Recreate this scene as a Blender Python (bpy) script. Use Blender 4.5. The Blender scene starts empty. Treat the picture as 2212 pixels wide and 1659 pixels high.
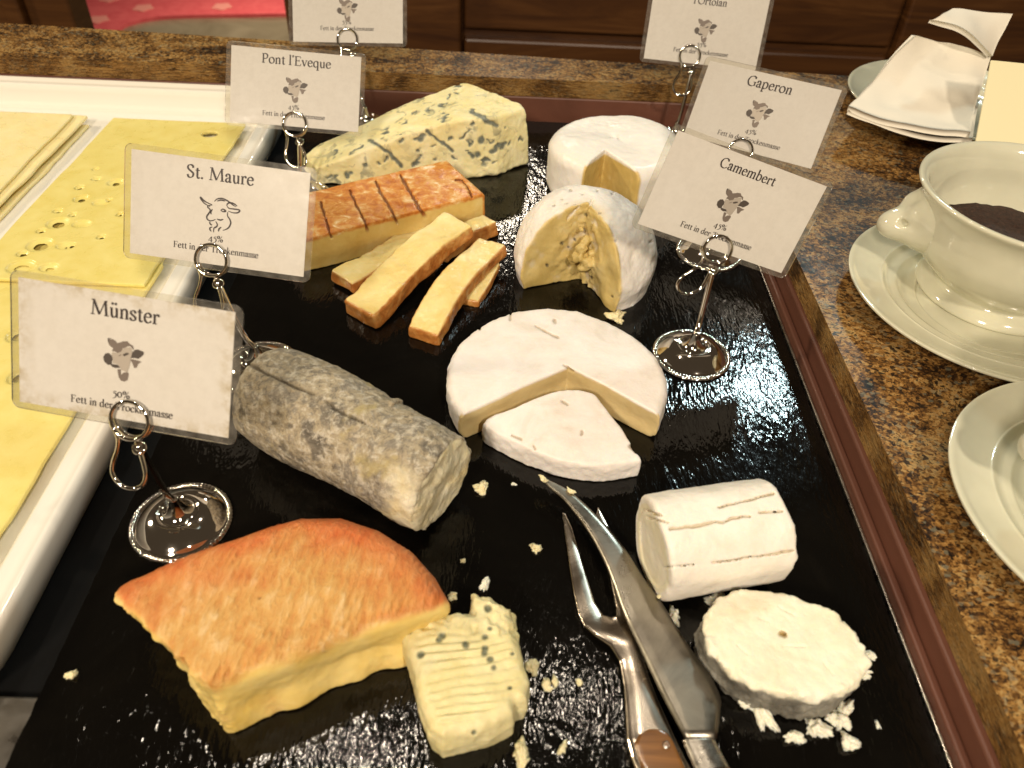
import bpy, bmesh, math, random
import numpy as np
from mathutils import Matrix, Vector

# ------------------------------------------------------------------ camera, world, lamps
S = bpy.context.scene
W_, H_, FOC = 2212.0, 1659.0, 1720.0          # photograph coordinates used for measuring
CAM_H = 0.283
_p, _r, _y = (math.radians(a) for a in (42.25, 3.0, 1.25))
FWD = np.array([math.sin(_y)*math.cos(_p), math.cos(_y)*math.cos(_p), -math.sin(_p)])
_rt = np.array([math.cos(_y), -math.sin(_y), 0.0]); _up = np.cross(_rt, FWD)
RT = _rt*math.cos(_r) + _up*math.sin(_r); UP = -_rt*math.sin(_r) + _up*math.cos(_r)
CAM = np.array([0, 0, CAM_H])
cd = bpy.data.cameras.new('camera'); cam = bpy.data.objects.new('camera', cd); S.collection.objects.link(cam)
cd.sensor_width = 36; cd.sensor_fit = 'HORIZONTAL'; cd.lens = FOC/W_*36; cd.clip_start = .01; cd.clip_end = 60
cam.matrix_world = Matrix([[RT[i], UP[i], -FWD[i], CAM[i]] for i in range(3)] + [[0, 0, 0, 1]])
cd.dof.use_dof = True; cd.dof.focus_distance = .43; cd.dof.aperture_fstop = 13
S.camera = cam
w = bpy.data.worlds.new('World'); S.world = w; w.use_nodes = True
w.node_tree.nodes['Background'].inputs[0].default_value = (1.0, .74, .48, 1)
w.node_tree.nodes['Background'].inputs[1].default_value = .065
S.view_settings.view_transform = 'Standard'; S.view_settings.look = 'None'; S.view_settings.exposure = 0.0; S.view_settings.gamma = 1
S.render.engine = 'CYCLES'
try:
    S.cycles.use_denoising = True; S.cycles.denoiser = 'OPENIMAGEDENOISE'
except Exception: pass
S.cycles.max_bounces = 8; S.cycles.transparent_max_bounces = 16; S.cycles.sample_clamp_indirect = 6
S.cycles.caustics_reflective = False; S.cycles.caustics_refractive = False

def lamp(name, loc, power, size, col, aim=(0, .32, 0)):
    l = bpy.data.lights.new(name, 'AREA'); l.shape = 'DISK'; l.size = size; l.energy = power; l.color = col
    o = bpy.data.objects.new(name, l); S.collection.objects.link(o); o.location = loc
    o.rotation_euler = (Vector(aim)-Vector(loc)).to_track_quat('-Z', 'Y').to_euler()
WARM = (1, .86, .68)
lamp('ceiling_spot_a', (-.27, .68, 1.35), 2.2, .05, WARM)
lamp('ceiling_spot_b', (.19, .80, 1.35), 1.5, .05, WARM)
lamp('ceiling_spot_c', (.82, 1.80, 1.30), 8.5, .14, (.74, .98, 1), (.15, .35, 0))
lamp('ceiling_spot_d', (-.02, 2.76, 1.30), 6, .12, WARM)
lamp('ceiling_spot_e', (-.55, -1.1, 1.15), 23.5, .24, (1, .85, .67))
lamp('card_fill', (.50, -.95, 1.25), 17.5, .15, (1, .85, .67))  # added fill from the front right, brightens the right-hand cards and bowls
lamp('ceiling_spot_h', (-1.55, .75, 1.0), 15, .16, (1, .84, .60), (-.22, .4, 0))
lamp('carpet_fill', (-1.0, 3.5, -.12), 8, .2, WARM, (-1.0, 3.6, -.9))  # unseen fill added below counter height to brighten carpet and floor

# ------------------------------------------------------------------ measuring helpers
def ray(u, v):
    d = FWD*FOC + RT*(u-W_/2) - UP*(v-H_/2); return d/np.linalg.norm(d)
def px(u, v, z=0.0):
    d = ray(u, v); return CAM + d*(z-CAM_H)/d[2]
def pxY(u, v, Y):
    d = ray(u, v); return CAM + d*Y/d[1]
def proj(P):
    d = P - CAM; z = d@FWD; return np.stack([W_/2+FOC*(d@RT)/z, H_/2-FOC*(d@UP)/z], -1)
def mm(u, v, z=0.0): return px(u, v, z/1000)*1000
def c2(x, y): return (707+x*.3551, 1070+y*.3551)     # enlarged-crop coordinates -> photograph coordinates
def c5(x, y): return (707+x*.3551, 550+y*.3551)
def c8(x, y): return (660+x*.2486, 157+y*.2486)
def c6(x, y): return (1099.7+x*.17755, 392.7+y*.17755)

# ------------------------------------------------------------------ object helpers
COL = S.collection
def tag(o, label=None, category=None, group=None, kind=None):
    for k, v in (('label', label), ('category', category), ('group', group), ('kind', kind)):
        if v: o[k] = v
    return o
def empty(name, loc, **t):
    o = bpy.data.objects.new(name, None); o.location = loc; o.empty_display_size = .01; COL.objects.link(o); return tag(o, **t)
def obj(name, me, mat=None, parent=None, loc=None, **t):
    o = bpy.data.objects.new(name, me); COL.objects.link(o)
    if mat is not None and not me.materials: me.materials.append(mat)
    if parent is not None: o.parent = parent
    if loc is not None: o.location = loc
    return tag(o, **t)
def mesh_np(name, V, F, smooth=True, attrs=None):
    V = np.asarray(V, dtype=np.float32); me = bpy.data.meshes.new(name)
    if isinstance(F, np.ndarray):
        n, k = F.shape
        me.vertices.add(len(V)); me.vertices.foreach_set('co', V.ravel())
        me.loops.add(n*k); me.loops.foreach_set('vertex_index', F.astype(np.int32).ravel())
        me.polygons.add(n); me.polygons.foreach_set('loop_start', np.arange(0, n*k, k, dtype=np.int32))
        me.update(calc_edges=True)
    else:
        me.from_pydata([tuple(v) for v in V], [], F); me.update()
    me.polygons.foreach_set('use_smooth', np.full(len(me.polygons), smooth))
    for a, d in (attrs or {}).items():
        at = me.attributes.new(a, 'FLOAT', 'POINT'); at.data.foreach_set('value', np.asarray(d, np.float32))
    return me
def bm_mesh(name, bm, smooth=False):
    me = bpy.data.meshes.new(name); bmesh.ops.recalc_face_normals(bm, faces=bm.faces); bm.to_mesh(me); bm.free()
    me.polygons.foreach_set('use_smooth', np.full(len(me.polygons), smooth)); return me
def box_bm(x0, x1, y0, y1, z0, z1, bev=0, seg=2):
    bm = bmesh.new(); bmesh.ops.create_cube(bm, size=1)
    for v in bm.verts: v.co = ((x0+x1)/2+v.co.x*(x1-x0), (y0+y1)/2+v.co.y*(y1-y0), (z0+z1)/2+v.co.z*(z1-z0))
    if bev: bmesh.ops.bevel(bm, geom=bm.edges[:], offset=bev, segments=seg, affect='EDGES', profile=.5)
    return bm
def prism_bm(poly, z0, z1, bev=0, seg=3, which='top'):
    bm = bmesh.new(); b = [bm.verts.new((p[0], p[1], z0)) for p in poly]; t = [bm.verts.new((p[0], p[1], z1)) for p in poly]
    n = len(poly); bm.faces.new(b[::-1]); bm.faces.new(t)
    for i in range(n): bm.faces.new((b[i], b[(i+1) % n], t[(i+1) % n], t[i]))
    if bev:
        es = [e for e in bm.edges if (e.verts[0].co.z == z1 and e.verts[1].co.z == z1) or (which == 'both' and e.verts[0].co.z == e.verts[1].co.z)]
        bmesh.ops.bevel(bm, geom=es, offset=bev, segments=seg, affect='EDGES', profile=.5)
    return bm
def lathe(profile, n=96, mod=None):
    V, F = [], []
    for i, (r, z) in enumerate(profile):
        for k in range(n):
            a = 2*math.pi*k/n; rr = r if mod is None else mod(r, z, a)
            V.append((rr*math.cos(a), rr*math.sin(a), z))
    for i in range(len(profile)-1):
        for k in range(n):
            F.append((i*n+k, i*n+(k+1) % n, (i+1)*n+(k+1) % n, (i+1)*n+k))
    return V, F
def smooth_pts(P, n=10, closed=False):
    P = [np.array(p, float) for p in P]; out = []; m = len(P)
    for i in range(m if closed else m-1):
        g = (lambda k: P[k % m]) if closed else (lambda k: P[max(0, min(m-1, k))])
        a, b, c, d = g(i-1), g(i), g(i+1), g(i+2)
        for t in np.arange(n)/n:
            out.append(.5*((2*b)+(-a+c)*t+(2*a-5*b+4*c-d)*t*t+(-a+3*b-3*c+d)*t**3))
    if not closed: out.append(P[-1])
    return out
def tube(path, r, k=10, closed=False):
    P = [np.array(p, float) for p in path]; n = len(P); V, F = [], []
    T = [P[(i+1) % n]-P[i-1] if closed else P[min(i+1, n-1)]-P[max(i-1, 0)] for i in range(n)]
    T = [t/(np.linalg.norm(t)+1e-12) for t in T]
    ref = np.array([0, 0, 1.0]) if abs(T[0][2]) < .9 else np.array([1.0, 0, 0])
    u = np.cross(T[0], ref); u /= np.linalg.norm(u)
    for i in range(n):
        u = u - T[i]*(u@T[i]); u /= np.linalg.norm(u); v = np.cross(T[i], u)
        rr = r[i] if hasattr(r, '__len__') else r
        for j in range(k):
            a = 2*math.pi*j/k; V.append(P[i]+rr*(u*math.cos(a)+v*math.sin(a)))
    m = n if closed else n-1
    for i in range(m):
        for j in range(k):
            F.append((i*k+j, i*k+(j+1) % k, ((i+1) % n)*k+(j+1) % k, ((i+1) % n)*k+j))
    if not closed: F += [tuple(range(k))[::-1], tuple(range((n-1)*k, n*k))]
    return V, F
def merge(*parts):
    V, F = [], []
    for v, f in parts:
        o = len(V); V += list(v); F += [tuple(i+o for i in q) for q in f]
    return V, F

# ------------------------------------------------------------------ noise and distance-field meshing (millimetres)
_lat = {}
def noise(P, scale, seed=0):
    if seed not in _lat: _lat[seed] = np.random.RandomState(seed+17).uniform(-1, 1, (32, 32, 32)).astype(np.float32)
    R = _lat[seed]; q = (P/scale+np.float32(1000.5)).astype(np.float32); i = np.floor(q).astype(np.int32); f = q-i; f = f*f*(3-2*f); i &= 31; j = (i+1) & 31
    x0, y0, z0, x1, y1, z1 = i[:, 0], i[:, 1], i[:, 2], j[:, 0], j[:, 1], j[:, 2]; fx, fy, fz = f[:, 0], f[:, 1], f[:, 2]
    L = lambda a, b, t: a+(b-a)*t
    return L(L(L(R[x0, y0, z0], R[x1, y0, z0], fx), L(R[x0, y1, z0], R[x1, y1, z0], fx), fy),
             L(L(R[x0, y0, z1], R[x1, y0, z1], fx), L(R[x0, y1, z1], R[x1, y1, z1], fx), fy), fz)
def fbm(P, scale, seed=0, octv=3):
    s = 0; a = 1
    for o in range(octv): s = s+a*noise(P, scale, seed+o); a *= .5; scale *= .5
    return s
def sst(a, b, x): t = np.clip((x-a)/(b-a), 0, 1); return t*t*(3-2*t)
def smax(a, b, k): h = np.clip(.5+.5*(a-b)/k, 0, 1); return b+(a-b)*h+k*h*(1-h)
def smin(a, b, k): return -smax(-a, -b, k)
def poly2(P, poly):
    x, y = P[:, 0], P[:, 1]; d = np.full(len(x), 1e9, np.float32); s = np.zeros(len(x), bool); n = len(poly)
    for i in range(n):
        ax, ay = poly[i]; bx, by = poly[i-1]; ex, ey = bx-ax, by-ay; wx, wy = x-ax, y-ay
        t = np.clip((wx*ex+wy*ey)/(ex*ex+ey*ey), 0, 1); d = np.minimum(d, (wx-ex*t)**2+(wy-ey*t)**2)
        s ^= ((ay > y) != (by > y)) & (x < ex*(y-ay)/(ey if abs(ey) > 1e-9 else 1e-9)+ax)
    return np.sqrt(d)*np.where(s, -1, 1)
def extr(d2, z, z0, z1, r):
    dz = np.abs(z-(z0+z1)/2)-(z1-z0)/2+r; a = d2+r
    return np.minimum(np.maximum(a, dz), 0)+np.sqrt(np.maximum(a, 0)**2+np.maximum(dz, 0)**2)-r
_segc = {}
def seg_px(P, pts, wpx, jit=1.5):
    """0..1 mask round a polyline traced on the photograph; P in mm"""
    if _segc.get('P') is not P:
        _segc['P'] = P; _segc['q'] = proj(P/1000); _segc['j'] = np.stack([noise(P, 2.6, 90)+.6*noise(P, 7, 92), noise(P, 2.6, 91)+.6*noise(P, 7, 93)], 1); _segc['w'] = 1+.45*noise(P, 5, 94)
    q0 = _segc['q']; A_ = np.array(pts, float); pad = wpx*1.6+3.5*jit
    m = np.zeros(len(P), np.float32); k = np.where(((q0 > A_.min(0)-pad) & (q0 < A_.max(0)+pad)).all(1))[0]
    if not len(k): return m
    q = q0[k]+_segc['j'][k]*jit; w2 = wpx*_segc['w'][k]; mm_ = np.zeros(len(k), np.float32)
    for a, b in zip(pts[:-1], pts[1:]):
        a = np.array(a, float); b = np.array(b, float); e = b-a
        t = np.clip(((q-a)@e)/(e@e+1e-9), 0, 1); d = np.linalg.norm(q-a-t[:, None]*e, axis=1)
        mm_ = np.maximum(mm_, 1-np.clip((d-w2*.45)/(w2*.55+1e-6), 0, 1))
    m[k] = mm_
    return m
def nets(base, detail, lo, hi, res, band=7.0):
    lo = np.array(lo, np.float32); n = [int(math.ceil((h-l)/res))+1 for l, h in zip(lo, hi)]
    G = np.stack(np.meshgrid(*[np.arange(k, dtype=np.float32) for k in n], indexing='ij'), -1).reshape(-1, 3)*res+lo
    def full(P):
        d = base(P)
        return d if detail is None else d-detail(P)
    v = base(G).astype(np.float32)
    if detail is not None:
        k = np.abs(v) < band; v[k] -= detail(G[k])
    v = v.reshape(n); s = v < 0
    c = lambda A, o: A[o[0]:n[0]-1+o[0], o[1]:n[1]-1+o[1], o[2]:n[2]-1+o[2]]
    O = [(a, b, e) for a in (0, 1) for b in (0, 1) for e in (0, 1)]
    cnt = sum(c(s, o).astype(np.int8) for o in O); act = (cnt > 0) & (cnt < 8)
    idx = np.full(act.shape, -1, np.int64); ijk = np.argwhere(act); idx[act] = np.arange(len(ijk))
    acc = np.zeros((len(ijk), 3), np.float32); num = np.zeros(len(ijk), np.float32)
    for o in O:
        for ax in range(3):
            if o[ax]: continue
            q = list(o); q[ax] = 1
            va, vb = c(v, o)[act], c(v, q)[act]; x = (va < 0) != (vb < 0); t = np.where(x, va/(va-vb+1e-20), 0)
            pa = np.array(o, np.float32)[None].repeat(len(t), 0); pa[:, ax] += t
            acc[x] += pa[x]; num[x] += 1
    V = (ijk+acc/num[:, None])*res+lo
    Q = []
    for ax in range(3):
        b, e = [(1, 2), (2, 0), (0, 1)][ax]
        sl0 = [slice(None)]*3; sl1 = [slice(None)]*3; sl0[ax] = slice(0, -1); sl1[ax] = slice(1, None)
        for k in (b, e): sl0[k] = slice(1, -1); sl1[k] = slice(1, -1)
        A, B = s[tuple(sl0)], s[tuple(sl1)]; w_ = np.argwhere(A != B); inside = A[A != B]
        w_[:, b] += 1; w_[:, e] += 1
        def cell(db, de):
            k = w_.copy(); k[:, b] -= db; k[:, e] -= de; return idx[k[:, 0], k[:, 1], k[:, 2]]
        q = np.stack([cell(1, 1), cell(0, 1), cell(0, 0), cell(1, 0)], 1)
        q[~inside] = q[~inside][:, ::-1]; Q.append(q)
    F = np.concatenate(Q); F = F[(F >= 0).all(1)]
    for _ in range(2):
        d = full(V); h = .25; g = np.stack([(full(V+np.eye(3, dtype=np.float32)[i]*h)-d)/h for i in range(3)], 1)
        V = V-np.clip(d, -res, res)[:, None]*.8*g/(np.sum(g*g, 1)[:, None]+.05)
    return V, F
def cheese(name, base, lo, hi, mat, detail=None, res=.8, attrs=None, parent=None, floor=True, **t):
    V, F = nets(base, detail, lo, hi, res)
    if floor: V[:, 2] = np.maximum(V[:, 2], 0)
    at = {k: f(V) for k, f in (attrs or {}).items()}
    org = np.array([(V[:, 0].min()+V[:, 0].max())/2, (V[:, 1].min()+V[:, 1].max())/2, V[:, 2].min() if floor else 0])
    if parent is not None: org = np.zeros(3)
    me = mesh_np(name, (V-org)/1000, F, True, at)
    o = obj(name, me, mat, parent, None if parent is not None else Vector(org/1000), **t)
    if parent is not None: o.matrix_parent_inverse = parent.matrix_world.inverted() if False else Matrix.Translation(-Vector(parent.location))
    return o

# ------------------------------------------------------------------ materials
class NG:
    def __init__(s, name):
        s.m = bpy.data.materials.new(name); s.m.use_nodes = True; s.t = s.m.node_tree; s.b = s.t.nodes['Principled BSDF']; s.out = s.t.nodes['Material Output']
        s.co = s.node('ShaderNodeTexCoord').outputs['Object']
    def node(s, ty, **k):
        n = s.t.nodes.new(ty)
        for a, v in k.items(): setattr(n, a, v)
        return n
    def put(s, sock, v):
        if isinstance(v, bpy.types.NodeSocket): s.t.links.new(v, sock)
        elif isinstance(v, (tuple, list)): sock.default_value = tuple(v)+((1,) if len(v) == 3 and sock.type == 'RGBA' else ())
        else: sock.default_value = v
    def set(s, **k):
        for a, v in k.items(): s.put(s.b.inputs[a.replace('_', ' ')], v)
        return s
    def noise(s, scale, detail=4, rough=.55, dist=0, co=None, off=0):
        n = s.node('ShaderNodeTexNoise'); s.put(n.inputs['Vector'], s.map(off=(off, off*.7, off*.3), co=co) if off else (co or s.co))
        n.inputs['Scale'].default_value = scale; n.inputs['Detail'].default_value = detail; n.inputs['Roughness'].default_value = rough; n.inputs['Distortion'].default_value = dist
        return n.outputs['Fac']
    def vor(s, scale, co=None, feature='F1', rnd=1):
        n = s.node('ShaderNodeTexVoronoi', feature=feature); s.put(n.inputs['Vector'], co or s.co); n.inputs['Scale'].default_value = scale; n.inputs['Randomness'].default_value = rnd
        return n.outputs['Distance']
    def map(s, off=(0, 0, 0), rot=(0, 0, 0), sc=(1, 1, 1), co=None):
        n = s.node('ShaderNodeMapping'); s.put(n.inputs['Vector'], co or s.co); n.inputs['Location'].default_value = off; n.inputs['Rotation'].default_value = rot; n.inputs['Scale'].default_value = sc
        return n.outputs[0]
    def ramp(s, f, stops, interp='LINEAR'):
        n = s.node('ShaderNodeValToRGB'); s.put(n.inputs[0], f); r = n.color_ramp; r.interpolation = interp
        while len(r.elements) < len(stops): r.elements.new(.5)
        for e, (p, c) in zip(r.elements, stops): e.position = p; e.color = (tuple(c)+(1,)) if hasattr(c, '__len__') else (c, c, c, 1)
        return n.outputs[0]
    def mix(s, f, a, b, mode='MIX'):
        n = s.node('ShaderNodeMix', data_type='RGBA', blend_type=mode); s.put(n.inputs[0], f); s.put(n.inputs[6], a); s.put(n.inputs[7], b); return n.outputs[2]
    def math(s, op, a, b=0.0):
        n = s.node('ShaderNodeMath', operation=op); s.put(n.inputs[0], a); s.put(n.inputs[1], b); return n.outputs[0]
    def attr(s, name):
        return s.node('ShaderNodeAttribute', attribute_name=name).outputs['Fac']
    def bump(s, h, strength=.5, dist=.001, prev=None):
        n = s.node('ShaderNodeBump'); s.put(n.inputs['Height'], h); n.inputs['Strength'].default_value = strength; n.inputs['Distance'].default_value = dist
        if prev is not None: s.put(n.inputs['Normal'], prev)
        s.put(s.b.inputs['Normal'], n.outputs[0]); return n.outputs[0]
    def sss(s, wgt, scale=.003, rad=(1, .6, .3)):
        return s.set(Subsurface_Weight=wgt, Subsurface_Radius=rad, Subsurface_Scale=scale)
def plain(name, col, rough=.5, **k):
    g = NG(name); g.set(Base_Color=col, Roughness=rough, **k); return g.m

# slate
g = NG('slate')
st = g.map(rot=(0, 0, .12), sc=(1, .28, 1))
h1 = g.noise(640, 2, .5, 0, st); h2 = g.noise(150, 3, .5, .3, st); h3 = g.noise(9, 3, .5)
g.set(Base_Color=g.ramp(g.noise(14, 6, .65, 1), [(.3, (.0018, .0016, .0014)), (.62, (.0038, .0032, .0024)), (.8, (.008, .0065, .0045))]),
      Roughness=g.ramp(g.noise(30, 5, .6), [(.3, .05), (.7, .11)]), Specular_IOR_Level=.30)
hh = g.math('ADD', g.math('MULTIPLY', h1, .5), g.math('ADD', g.math('MULTIPLY', h2, 1.15), g.math('MULTIPLY', h3, .25)))
g.bump(hh, 1.0, .00043); M_SLATE = g.m
M_SLATE_EDGE = None
# granite
g = NG('granite')
wv = g.node('ShaderNodeTexNoise'); wv.inputs['Scale'].default_value = 14; wv.inputs['Detail'].default_value = 3
wsp = g.node('ShaderNodeVectorMath', operation='SCALE'); g.t.links.new(wv.outputs['Color'], wsp.inputs[0]); wsp.inputs['Scale'].default_value = .025
wad = g.node('ShaderNodeVectorMath', operation='ADD'); g.t.links.new(g.co, wad.inputs[0]); g.t.links.new(wsp.outputs[0], wad.inputs[1])
def cells(sc, co):
    n = g.node('ShaderNodeTexVoronoi'); g.put(n.inputs['Vector'], co); n.inputs['Scale'].default_value = sc
    sp_ = g.node('ShaderNodeSeparateColor'); g.t.links.new(n.outputs['Color'], sp_.inputs[0]); return sp_.outputs[0], sp_.outputs[1]
flow = g.map(rot=(0, 0, .5), sc=(1, 1.25, 1), co=wad.outputs[0])
pat = g.noise(26, 5, .62, .4, flow, 3); pat2 = g.noise(60, 5, .65, .3, flow, 9); r1, r1b = cells(480, flow); r2, r2b = cells(1050, flow)
mixv = g.math('ADD', g.math('ADD', g.math('MULTIPLY', pat, .75), g.math('MULTIPLY', pat2, .55)), g.math('ADD', g.math('MULTIPLY', r1, .20), g.math('ADD', g.math('MULTIPLY', r2, .16), -.33)))
a = g.ramp(mixv, [(.30, (.010, .008, .006)), (.37, (.038, .019, .009)), (.43, (.090, .042, .013)), (.51, (.20, .098, .027)), (.59, (.34, .185, .056)), (.67, (.40, .26, .10)), (.75, (.17, .12, .055))])
a = g.mix(g.math('MULTIPLY', g.ramp(r1b, [(.80, 0), (.83, 1)]), g.ramp(pat2, [(.45, 0), (.60, .9)])), a, (.013, .010, .009))
a = g.mix(g.ramp(r2b, [(.88, 0), (.90, .8)]), a, (.020, .013, .009))
a = g.mix(g.math('MULTIPLY', g.ramp(r1b, [(.05, 1), (.10, 0)]), .5), a, (.20, .19, .13))
g.set(Base_Color=a, Roughness=g.ramp(g.noise(120, 4, .6), [(.3, .26), (.7, .42)]), Specular_IOR_Level=.09)
g.bump(g.noise(400, 3, .6), .12, .0005); M_GRANITE = g.m
# metals
def metal(name, col, rough, scr=0):
    g = NG(name); g.set(Base_Color=col, Metallic=1.0, Roughness=g.ramp(g.noise(160, 5, .6), [(.3, rough*.7), (.75, rough*1.6)]))
    if scr: g.bump(g.noise(500, 3, .6, 0, g.map(sc=(.08, 1, 1))), scr, .0004)
    return g.m
M_CHROME = metal('chrome', (.74, .69, .62), .05)
M_STEEL = metal('brushed_steel', (.50, .46, .40), .26, .12)
M_STEELD = metal('well_steel', (.30, .28, .25), .35, .1)
g = NG('black_well'); g.set(Base_Color=(.004, .004, .004), Roughness=.6, Specular_IOR_Level=.15); M_BLACK = g.m
g = NG('red_brown_trim')
g.set(Base_Color=g.ramp(g.noise(18, 6, .6, .5, g.map(sc=(1, .25, 1))), [(.3, (.105, .040, .024)), (.7, (.175, .068, .042))]), Roughness=.42); g.bump(g.noise(300, 3), .08, .0005); M_TRIM = g.m
# porcelain
g = NG('porcelain'); g.set(Base_Color=g.ramp(g.noise(30, 3), [(.35, (.58, .565, .43)), (.7, (.66, .645, .50))]), Roughness=.09, Specular_IOR_Level=.55, Coat_Weight=.4, Coat_Roughness=.05); g.bump(g.noise(60, 2), .06, .0008); g.sss(.08, .004); M_PORC = g.m
g = NG('tray_porcelain'); g.set(Base_Color=(.83, .80, .72), Roughness=.11, Specular_IOR_Level=.55, Coat_Weight=.4, Coat_Roughness=.05); g.bump(g.noise(50, 2), .08, .001); M_TRAYP = g.m
# paper, film, ink
g = NG('card_paper')
pc = g.ramp(g.noise(30, 5, .6), [(.3, (.87, .83, .80)), (.7, (.91, .88, .86))])
pc = g.mix(g.math('MULTIPLY', g.attr('edge'), g.ramp(g.noise(120, 5, .65), [(.45, 0), (.68, .85)])), pc, (.45, .33, .12)); g.set(Base_Color=pc, Roughness=.35, Specular_IOR_Level=.3); M_PAPER = g.m
g = NG('laminate_film')
tr = g.node('ShaderNodeBsdfTransparent'); tr.inputs[0].default_value = (.95, .94, .90, 1); gl = g.node('ShaderNodeBsdfGlossy'); gl.inputs['Roughness'].default_value = .13
fr = g.node('ShaderNodeFresnel'); fr.inputs[0].default_value = 1.5; df = g.node('ShaderNodeBsdfDiffuse'); df.inputs[0].default_value = (.75, .7, .62, 1)
bw = g.node('ShaderNodeBump'); g.put(bw.inputs['Height'], g.noise(28, 3, .5)); bw.inputs['Strength'].default_value = .6; bw.inputs['Distance'].default_value = .0016; g.t.links.new(bw.outputs[0], gl.inputs['Normal'])
m1 = g.node('ShaderNodeMixShader'); g.put(m1.inputs[0], g.ramp(g.noise(220, 4), [(.4, .04), (.75, .12)])); g.t.links.new(tr.outputs[0], m1.inputs[1]); g.t.links.new(df.outputs[0], m1.inputs[2])
m2 = g.node('ShaderNodeMixShader'); g.put(m2.inputs[0], g.math('MULTIPLY', fr.outputs[0], 1.0)); g.t.links.new(m1.outputs[0], m2.inputs[1]); g.t.links.new(gl.outputs[0], m2.inputs[2]); g.t.links.new(m2.outputs[0], g.out.inputs['Surface']); M_FILM = g.m
M_INK = plain('ink', (.030, .020, .018), .5); M_COWD = plain('ink_dark_grey', (.07, .055, .045), .5); M_COWM = plain('ink_mid_grey', (.17, .135, .11), .5); M_COWL = plain('ink_light_grey', (.40, .35, .29), .5)
M_NAP = NG('napkin_linen'); M_NAP.set(Base_Color=(.78, .73, .62), Roughness=.85); M_NAP.bump(M_NAP.noise(900, 2), .15, .0004); M_NAP = M_NAP.m
g = NG('dark_wood')
g.set(Base_Color=g.ramp(g.noise(9, 8, .62, 1.5, g.map(sc=(.35, 1, 3.5))), [(.3, (.036, .012, .004)), (.55, (.085, .032, .008)), (.75, (.135, .056, .016))]), Roughness=.38); g.bump(g.noise(60, 5, .6, 0, g.map(sc=(.1, 1, 3))), .1, .001); M_WOOD = g.m
g = NG('wood_handle'); g.set(Base_Color=g.ramp(g.noise(90, 7, .6, .8, g.map(rot=(0, 0, 1.2), sc=(.15, 1, 1))), [(.3, (.09, .035, .008)), (.6, (.28, .12, .028)), (.8, (.40, .20, .055))]), Roughness=.22, Coat_Weight=.3); M_HANDLE = g.m

def cheesemat(name, paste, rind=None, mark=None, pscale=60, rscale=90, rough=.42, bumps=((180, .25, .001),), sss=.22, rindbump=None, edge=None, wet=0):
    """paste / rind: ramp stop lists over noise; 'rind' and 'mark' are point attributes"""
    g = NG(name)
    c = g.ramp(g.noise(pscale, 6, .62, .4), paste)
    if rind:
        rc = g.ramp(g.noise(rscale, 7, .66, .5, None, 4), rind)
        if edge: rc = g.mix(g.math('MULTIPLY', g.attr('edge'), .9), rc, edge)
        f = g.attr('rind'); c = g.mix(f, c, rc)
    if mark: c = g.mix(g.attr('mark'), c, mark)
    g.set(Base_Color=c, Roughness=g.ramp(g.noise(pscale*2, 4), [(.35, rough-.1), (.7, rough+.14)]), Specular_IOR_Level=.4)
    prev = None
    for s_, st_, d_ in bumps: prev = g.bump(g.noise(s_, 5, .62, .3), st_, d_, prev)
    if rindbump is not None:
        s_, st_, d_, rot, sc = rindbump
        prev = g.bump(g.math('MULTIPLY', g.noise(s_, 5, .6, .3, g.map(rot=rot, sc=sc)), g.attr('rind')), st_, d_, prev)
    if sss: g.sss(sss)
    if wet: g.set(Coat_Weight=wet, Coat_Roughness=.25)
    return g.m

# ------------------------------------------------------------------ setting: counter, well, floor, cabinet
GZ = .031
gp = [(-.95, .648), (.1700, .648), (.1720, .20), (.1720, .055), (-.95, .055), (-.95, -.25), (.85, -.25), (.85, .70), (.30, .685), (.10, .693), (-.10, .704), (-.45, .722), (-.95, .745)]
tag(obj('granite_counter', bm_mesh('granite_counter', prism_bm(gp, .0165, GZ, .0085, 6, 'top'), True), M_GRANITE), kind='structure')
for p in bpy.data.meshes['granite_counter'].polygons: p.use_smooth = abs(p.normal.z) < .999 and abs(p.normal.z) > .001
WF = -.0105
wl = tag(empty('serving_well', (0, 0, WF)), kind='structure')
def wpart(name, bm, m): 
    o = obj(name, bm_mesh(name, bm), m, wl); o.location = (0, 0, -WF); return o
wpart('well_floor', box_bm(-.56, .1715, .05, .656, WF-.004, WF), M_BLACK)
wpart('trim_right', box_bm(.1690, .1745, .053, .6535, WF, .0163, .0012), M_TRIM)
wpart('trim_back', box_bm(-.56, .1688, .6475, .6535, WF, .0163, .0012), M_TRIM)
wpart('trim_ledge', box_bm(.1652, .1688, .053, .6473, WF, .0062, .001), M_TRIM)
wpart('steel_lip', box_bm(.1636, .1650, .053, .6440, WF, .0015, .0004), M_STEEL)
fy = float(px(40, 1503, WF+.004)[1])
wpart('steel_shelf', box_bm(-.30, -.164, .05, fy, WF, WF+.004, .001), M_STEELD)
wpart('counter_body', box_bm(-.94, .84, -.24, .644, -.90, WF-.0045), M_BLACK)
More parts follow.
